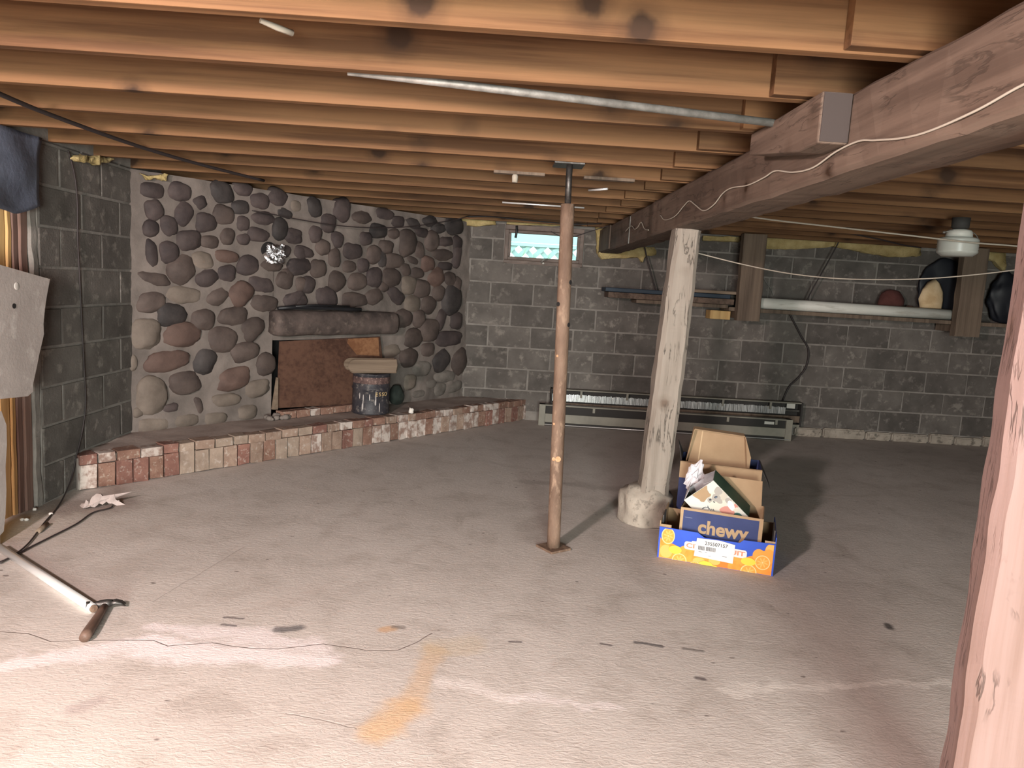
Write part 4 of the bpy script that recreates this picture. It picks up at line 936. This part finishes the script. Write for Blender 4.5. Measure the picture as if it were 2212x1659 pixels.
# sticker laid square on the panel
sx0, sx1 = ZX(700), ZX(1372); sz1 = TH-.026; sz0 = sz1-.094
s2 = [(sx0, sz0+.004), (sx1, sz0-.004), (sx1+.003, sz1-.006), (sx0+(sx1-sx0)*.62, sz1+.004), (sx0+.008, sz1)]
stx = NB(); prism([CT @ Vector((x, -.0072, z)) for x, z in s2], CT.to_3x3() @ Vector((0, .002, 0)), stx); sticker = obj('sticker', stx, pw, tray)
TM = CT @ Matrix.Translation(((sx0+sx1)/2+.008, -.0078, sz1-.020)) @ Matrix.Rotation(math.pi/2, 4, 'X')
inkm = plain('black ink', (.02, .02, .022), .6)
obj('sticker_number', text_mesh('235507157', .0235, TM, .0002, .0003), inkm, sticker)
bc = NB(); x = sx0+.017; rbk = random.Random(17)
while x < sx0+.098:
    w_ = rbk.choice((.0008, .0012, .0022))
    if not (sx0+.046 < x < sx0+.052): poly(CT, [(x, sz1-.056), (x+w_, sz1-.056), (x+w_, sz1-.036), (x, sz1-.036)], -.0078, 0, bc)
    x += w_+rbk.choice((.0008, .0012))
for (a, b, c_, d_) in [(.02, .036, .064, .0655), (.05, .06, .064, .0655), (.13, .152, .070, .0715), (.02, .04, .0685, .0692), (.065, .08, .079, .0800)]:
    poly(CT, [(sx0+a, sz1-d_), (sx0+b, sz1-d_), (sx0+b, sz1-c_), (sx0+a, sz1-c_)], -.0078, 0, bc)
obj('barcode', bc, inkm, sticker)

# navy box standing in the tray
CB = frame(CT @ Vector((.088, .062, .005)), math.atan2(-.40, 1)+.02); CW, CD, CHh = .385, .24, .245
chew = thing('navy_carton', 'open navy carton with tan lettering standing in the fruit tray', 'box', CB @ Vector((CW/2, CD/2, 0)))
def carton(t, M_, w, d, h, mo, mi_, hb=None):
    hb = hb or h
    def panel(name, *a): obj(name, mbox(*a, M=M_), mo, t)
    panel('front_panel', 0, w, 0, k4, 0, h); panel('back_panel', 0, w, d-k4, d, 0, hb); panel('side_panel', 0, k4, k4, d-k4, 0, h); panel('side_panel', w-k4, w, k4, d-k4, 0, h); panel('bottom', k4, w-k4, k4, d-k4, 0, k4)
carton(chew, CB, CW, CD, CHh, M_card, M_card)
pn = NB(); poly(CB, [(.014, .004), (CW-.018, .004), (CW-.018, CHh-.012), (.014, CHh-.012)], -.0007, 0, pn); obj('navy_print', pn, M_navy, chew)
TM = CB @ Matrix.Translation((CW/2+.012, -.0016, .158)) @ Matrix.Rotation(math.pi/2, 4, 'X')
obj('lettering', text_mesh('chewy', .090, TM, .0032, .0004), M_card, chew)
sl_ = NB(); poly(CB, [(.022, CHh-.048), (.058, CHh-.048), (.058, CHh-.0465), (.022, CHh-.0465)], -.0015, 0, sl_); obj('small_print', sl_, plain('faded print', (.2,.22,.3), .6), chew)
obj('standing_flap', prism([CB @ Vector(p) for p in [(.15, CD-.002, CHh), (CW-.015, CD-.002, CHh), (CW-.022, CD+.004, CHh+.125), (.13, CD+.004, CHh+.125)]], CB.to_3x3() @ Vector((0, .004, 0))), M_card, chew)
obj('side_flap', prism([CB @ Vector(p) for p in [(0, .02, CHh), (0, CD-.02, CHh), (.02, CD-.03, CHh-.10), (.02, .03, CHh-.10)]], CB.to_3x3() @ Vector((.003, 0, 0))), M_card, chew)

# cat-food carton tilted in the navy box
def cb(px, py, d): return hit(px, py, CB @ Vector((0, d, 0)), CB.to_3x3() @ Vector((0, 1, 0)))
LN = math.radians(17); NF = CB.to_3x3() @ Vector((0, math.cos(LN), math.sin(LN))); OF = CB @ Vector((0, .05, CHh))
def cf(px, py): return hit(px, py, OF, NF)
A_ = cf(1541, 1038); Bq = cf(1622, 1122); Cq = cf(1482, 1085)
ex = (Bq-A_).normalized(); ey = (Cq-A_); wF = (ey-ex*ey.dot(ex)).length; ey = (ey-ex*ey.dot(ex)).normalized(); en = NF
lean = .18
LF, DF = .25, .105
CF = Matrix((ex, ey, en)).transposed().to_4x4(); CF.translation = A_     # x along, y across the face, z to the back
cat = thing('pet_food_carton', 'white and green carton with a cat photo tilted in the navy carton', 'box', A_+ex*(LF/2)+ey*(wF/2)-UZ*.10)
M_cream = mottled('cream print', (0.5476, 0.5402, 0.4884), (0.6068, 0.5994, 0.555), 4, .5, 0); M_green = mottled('dark green print', (0.0259, 0.0481, 0.0333), (0.0444, 0.074, 0.0481), 9, .45, 0)
M_gcard = mottled('grey card', (.27, .25, .26), (.42, .39, .41), 14, .8, .1, 50)
def cfb(name, x0, x1, y0, y1, z0, z1, mt): return obj(name, mbox(x0, x1, y0, y1, z0, z1, M=CF), mt, cat)
cfb('front_panel', 0, LF, 0, wF, 0, .0025, M_cream); cfb('back_panel', 0, LF, 0, wF, DF-.0025, DF, M_gcard)
cfb('top_panel', 0, LF, -.0005, .002, .0025, DF, M_green); cfb('lower_panel', 0, LF, wF-.002, wF, .0025, DF, M_green); cfb('end_panel', LF-.002, LF, .002, wF-.002, .0025, DF-.0025, M_gcard)
obj('end_flap', prism([CF @ Vector(p) for p in [(0, .004, .003), (0, .004, DF-.004), (-.016, .055, DF-.012), (-.012, .055, .004)]], CF.to_3x3() @ Vector((.0015, 0, 0))), M_gcard, cat)
obj('end_flap', prism([CF @ Vector(p) for p in [(0, wF-.002, .003), (0, wF-.002, DF-.004), (-.028, wF-.055, DF-.02), (-.026, wF-.055, .004)]], CF.to_3x3() @ Vector((.0015, 0, 0))), M_paper, cat)
# flat print on its face: traced from a zoom of the face (left-lower edge to right edge)
def cz(x, y):
    p = cf(1470+x/11.06, 980+y/11.06); q_ = CF.inverted() @ p; return (q_.x, q_.y)
cpr = NB(); cl = [0]
def cpoly(pts, mi, raw=False):
    cl[0] += 1; P2 = [cz(*p) for p in pts]
    P2 = [(min(max(a, .001), LF-.001), min(max(b, .001), wF-.001)) for a, b in P2]
    prism([CF @ Vector((a, b, -.0004-.0001*cl[0])) for a, b in P2], CF.to_3x3() @ Vector((0, 0, .0003)), cpr, mi)
def cell(x, y, rx, ry, mi, rot=0, seg=16, wob=0):
    cpoly([(x+rx*(1+wob*math.sin(3*a+x))*math.cos(a)*math.cos(rot)-ry*math.sin(a)*math.sin(rot), y+rx*math.cos(a)*math.sin(rot)+ry*(1+wob*math.cos(2*a+y))*math.sin(a)*math.cos(rot)) for a in [2*math.pi*i/seg for i in range(seg)]], mi)
cell(900,1290,230,150,1,.6,16,.1); cell(900,1080,220,190,1,.4,18,.08); cell(1010,1000,130,130,0,.3,14,.1); cell(900,890,100,90,2,.5,14,.15); cell(850,1050,110,100,2,.5,12,.1); cell(700,1110,60,60,2,0,12,.1); cell(930,1130,80,60,2,.4,12,.1)
cell(1150,1130,90,70,2,.7,12,.1); cell(1130,1380,190,110,3,.3,14,.12); cell(1330,1250,60,60,3,.5,10,.1); cell(1210,1240,70,130,4,-.5,14,.05); cell(780,1180,70,40,1,.2,12)
cell(845,1035,42,26,5,-.35,12); cell(712,1095,30,22,5,-.2,12); cell(850,1038,16,14,6,0,8); cell(800,1150,28,13,5,.5,8); cell(1370,1480,105,70,7,.3,14); cell(1330,1340,60,60,1,0,10,.2)
for x0, y0, x1, y1 in [(540,1300,600,1270),(600,1270,680,1290),(650,1240,680,1330),(690,1300,720,1350),(740,1310,760,1350),(780,1310,800,1360),(520,1310,560,1280)]:
    d_ = Vector((x1-x0, y1-y0)).normalized(); n_ = Vector((-d_.y, d_.x))*7; cpoly([(x0-n_.x, y0-n_.y), (x1-n_.x, y1-n_.y), (x1+n_.x, y1+n_.y), (x0+n_.x, y0+n_.y)], 5)
cpoly([(250,950),(560,720),(620,740),(640,860),(690,940),(730,960),(720,1010),(640,1050),(560,1150),(490,1140),(450,1090),(330,1020)], 8)
cpoly([(250,950),(560,720),(590,745),(320,975)], 9)
obj('cat_print', cpr, [plain('fur cream', (.50,.46,.39), .6), plain('fur pale', (.60,.57,.49), .6), plain('fur grey', (.36,.335,.305), .6), plain('coral print', (.55,.25,.21), .6), plain('paw white', (.80,.79,.77), .6), plain('eye dark', (.05,.06,.08), .4), plain('eye blue', (.2,.27,.36), .4), plain('leaf badge', (.05,.13,.12), .5), M_card, plain('torn edge', (.30,.24,.09), .8)], cat)
pc_ = cb(1501, 1027, .185)
bmp = lump(pc_, .036, .020, .062, 6, .75, 3, 2.6, M=CB.to_3x3() @ Matrix.Rotation(.35, 3, 'Y'))
for f in bmp.faces: f.smooth = False
tag(obj('crumpled_paper', bmp, M_paper), 'crumpled white paper sticking up behind the cat carton', 'paper')

# second navy carton behind, with a tall open lid
BB = frame(CT @ Vector((.035, .455, 0)), math.atan2(-.30, 1)); BWd, BD, BH = .42, .27, .355
def bb_(px, py, d): return BB.inverted() @ hit(px, py, BB @ Vector((0, d, 0)), BB.to_3x3() @ Vector((0, 1, 0)))
tl = bb_(1455, 990, 0); tr_ = bb_(1622, 1019, 0); BH = max(.30, min(.40, (tl.z+tr_.z)/2)); 
boxb = thing('navy_carton', 'taller navy carton behind the lettered one with brown flaps folded out', 'box', BB @ Vector((BWd/2, BD/2, 0)))
carton(boxb, BB, BWd, BD, BH, M_navy, M_card)
obj('front_flap', mbox(.0, BWd, -.012, -.008, BH-.085, BH+.002, M=BB), M_card, boxb)
obj('flap_fold', mbox(.0, BWd, -.012, .004, BH, BH+.004, M=BB), M_card, boxb)
obj('side_flap', prism([BB @ Vector(p) for p in [(BWd, .0, BH), (BWd, BD, BH), (BWd+.05, BD-.02, BH-.10), (BWd+.05, .04, BH-.10)]], BB.to_3x3() @ Vector((.003, 0, 0))), M_darkcard, boxb)
obj('side_flap', prism([BB @ Vector(p) for p in [(0, .05, BH), (0, BD, BH), (-.03, BD-.02, BH+.07), (-.02, BD-.12, BH+.06)]], BB.to_3x3() @ Vector((.003, 0, 0))), M_darkcard, boxb)
obj('label', mbox(BWd-.003, BWd+.0015, .05, .10, BH-.075, BH-.04, M=BB), pw, boxb)
# tall mailer box with its lid up, standing in the carton behind
LB = frame(BB @ Vector((.06, .10, .02)), math.atan2(-.20, 1)); 
def lb_(px, py, d): return LB.inverted() @ hit(px, py, LB @ Vector((0, d, 0)), LB.to_3x3() @ Vector((0, 1, 0)))
a_, b_, c_, d_, e_ = [lb_(px, py, .06) for px, py in ((1500,922),(1607,938),(1618,985),(1611,1030),(1481,1000))]
lid = thing('open_mailer_box', 'tall open brown mailer box standing in the rear carton', 'box', LB @ Vector((.17, .06, 0)))
def LP(p, dy=0, dz=0): return LB @ Vector((p.x, .06+dy, p.z+dz))
lo_e = Vector((e_.x-.004, 0, .02)); lo_d = Vector((d_.x-.004, 0, .02))
back = [LP(lo_e), LP(lo_d), LP(d_), LP(c_), LP(b_), LP(a_), LP(e_)]
obj('back_panel', prism(back, LB.to_3x3() @ Vector((0, .004, 0))), M_card, lid)
obj('top_rim', prism([LP(a_), LP(b_), LP(b_, -.05, -.006), LP(a_, -.05, -.006)], (0, 0, .004)), M_card, lid)
obj('side_rim', prism([LP(b_), LP(c_), LP(d_), LP(d_, -.045), LP(c_, -.05), LP(b_, -.05, -.006)], LB.to_3x3() @ Vector((.004, 0, 0))), M_card, lid)
obj('side_rim', prism([LP(a_), LP(e_), LP(e_, -.02), LP(a_, -.05, -.006)], LB.to_3x3() @ Vector((-.004, 0, 0))), M_card, lid)
fx = a_.x+(e_.x-a_.x)*.2+.05
obj('crease', prism([LB @ Vector((fx, .0585, a_.z-.008)), LB @ Vector((fx+.006, .0585, a_.z-.008)), LB @ Vector((fx-.004, .0585, e_.z)), LB @ Vector((fx-.010, .0585, e_.z))], LB.to_3x3() @ Vector((0, .0015, 0))), mottled('crease', (.5,.36,.22), (.56,.41,.26), 8), lid)

# ------------------------------------------------------------------ hammer and tube on the floor
ha, hb_ = onZ(190, 1366, .016), onZ(226, 1310, .016); hd = (hb_-ha).normalized(); hL = .30
ha = hb_-hd*.245
ham = thing('claw_hammer', 'claw hammer with a dark wooden handle lying on the floor', 'hammer', Vector(((ha.x+hb_.x)/2, (ha.y+hb_.y)/2, 0)))
obj('handle', tube([ha, ha+hd*.03, ha+hd*.10, ha+hd*.19, hb_+hd*.015], [.017, .0185, .017, .0145, .012], 14), M_handle, ham, smooth=True)
hx = onZ(264, 1297, .018)-onZ(205, 1303, .018); hx.z = 0; hx.normalize(); hc = hb_+hd*.012; hc.z = .022
obj('head', tube([hc-hx*.062, hc-hx*.050, hc-hx*.048, hc-hx*.034, hc-hx*.018, hc+hx*.004, hc+hx*.022], [.0135, .0140, .010, .010, .014, .0155, .013], 14), M_dsteel, ham, smooth=True)
sd = Vector((-hx.y, hx.x, 0))
for s_ in (-1, 1):
    obj('claw', tube([hc+hx*.016+sd*.005*s_, hc+hx*.035+sd*.008*s_+UZ*.003, hc+hx*.052+sd*.009*s_-UZ*.003, hc+hx*.066+sd*.010*s_-UZ*.012], [.010, .008, .0065, .002], 8), M_dsteel, ham, smooth=True)
ra, rb_ = onZ(201, 1314, .017), onZ(0, 1183, .017); rd = (rb_-ra).normalized()
rod = thing('metal_tube', 'shiny chrome tube lying on the floor, its end beside the hammer', 'tube', Vector(((ra.x+rb_.x)/2, (ra.y+rb_.y)/2, 0)))
obj('shaft', tube([ra, rb_], .0165, 20), M_chrome, rod, smooth=True)
obj('end_plug', tube([ra-rd*.008, ra-rd*.0005], .0135, 16), M_steel, rod)

# rag and crumbs by the wall
rc = onZ(203, 1092, .0)
def rag(a, b):
    n_ = noise.noise(Vector((a*4, b*3, 1))); p = onZ(172+75*a+12*b, 1098-12*a+14*b-10*b*b, 0)
    return Vector((p.x, p.y, .014+.045*abs(n_)+.05*max(0, 1-abs(a-.55)*4)*(1-b)))
tag(obj('grey_rag', sheet(rag, 16, 8, .003), mottled('dusty rag', (.34,.27,.25), (.46,.38,.36), 12, .95, .3, 40)), 'crumpled grey rag on the floor at the left end of the hearth', 'rag')
for i, (x, y) in enumerate([(48,1122),(57,1122),(110,1110),(75,1100)]):
    p = onZ(x, y, .006); tag(obj('plaster_crumb', lump(p, .010, .009, .008, i, .4, 2), mottled('crumb %d' % i, (.5,.45,.42), (.65,.6,.57), 20)), 'little plaster crumb on the floor by the door studs', 'rubble', 'crumbs by the doorway')

# ------------------------------------------------------------------ broken boards and tarpaulin at the left
def LX(px, py, v): return onX(px, py, v)
XB = XL+.13
pts = [(108,603),(101,640),(97,668),(94,700),(95,722),(85,765),(78,800),(71,832),(72,846),(60,856)]
P1 = [onX(x, y, XB) for x, y in pts]
tl_, bl_ = onX(0, 572, XB), onX(0, 862, XB)
dv = (tl_-P1[0]); dv.x = 0
P1 = P1 + [bl_, Vector((XB, bl_.y-.05, .02)), Vector((XB, bl_.y-.55, .02)), Vector((XB, tl_.y-.55, tl_.z+.10)), tl_]
bd = prism(P1, (-.014, 0, 0)); sheetA = thing('wall_board', 'broken grey wallboard sheet with a small hole leaning at the left doorway', 'wallboard', Vector((XB, tl_.y-.3, .02)))
obj('panel', bd, M_drywall, sheetA)
hq = onX(30, 661, XB); obj('hole', tube([hq+UX*.0003, hq+UX*.002], .012, 14), M_soot_shade, sheetA)  # flat black disc, the hole's shade put in as colour
hq = onX(36, 618, XB); obj('dent', lathe([(.018, 0), (.016, .001), (.002, .0005)], hq+UX*.0003, 14, axis=UX), mottled('dent', (.5,.45,.42), (.6,.54,.5), 30), sheetA)
XB2 = XL+.16
pts2 = [(3,888),(14,918),(15,960),(12,1010),(14,1060),(12,1110),(8,1148),(0,1157)]
P2 = [onX(x, y, XB2) for x, y in pts2]; P2[-1].z = max(P2[-1].z, .002)
z_ = min(p.z for p in P2)
if z_ > .002: P2.append(Vector((XB2, P2[-1].y, .002)))
P2 += [Vector((XB2, P2[0].y-.45, .002)), Vector((XB2, P2[0].y-.45, P2[0].z+.06))]
tag(obj('wall_board', prism(P2, (-.013, 0, 0)), M_drywall), 'lower broken grey wallboard strip standing on the floor at the left edge', 'wallboard')
XT = XL+.08
te0, te1, tb = onX(101, 300, XT), onX(97, 442, XT), onX(20, 456, XT)
def tarp(a, b):
    yr = te0.y+(te1.y-te0.y)*b; y = yr-.75*(1-a)
    zb_ = te1.z+(tb.z-te1.z)*min(1, (1-a)*4)-.008*math.sin(a*9)
    n_ = noise.noise(Vector((a*3.2, b*2.2, 0)))
    return Vector((XT-.03+.025*n_+.05*b*(1-a), y+.004*noise.noise(Vector((b*5, 0, 2))), (ZJ-.004)+(zb_-ZJ)*b))
tag(obj('hanging_tarp', sheet(tarp, 26, 16, .003), M_tarp, None, smooth=True), 'dark blue plastic sheet hung over the top of the left doorway', 'tarp')
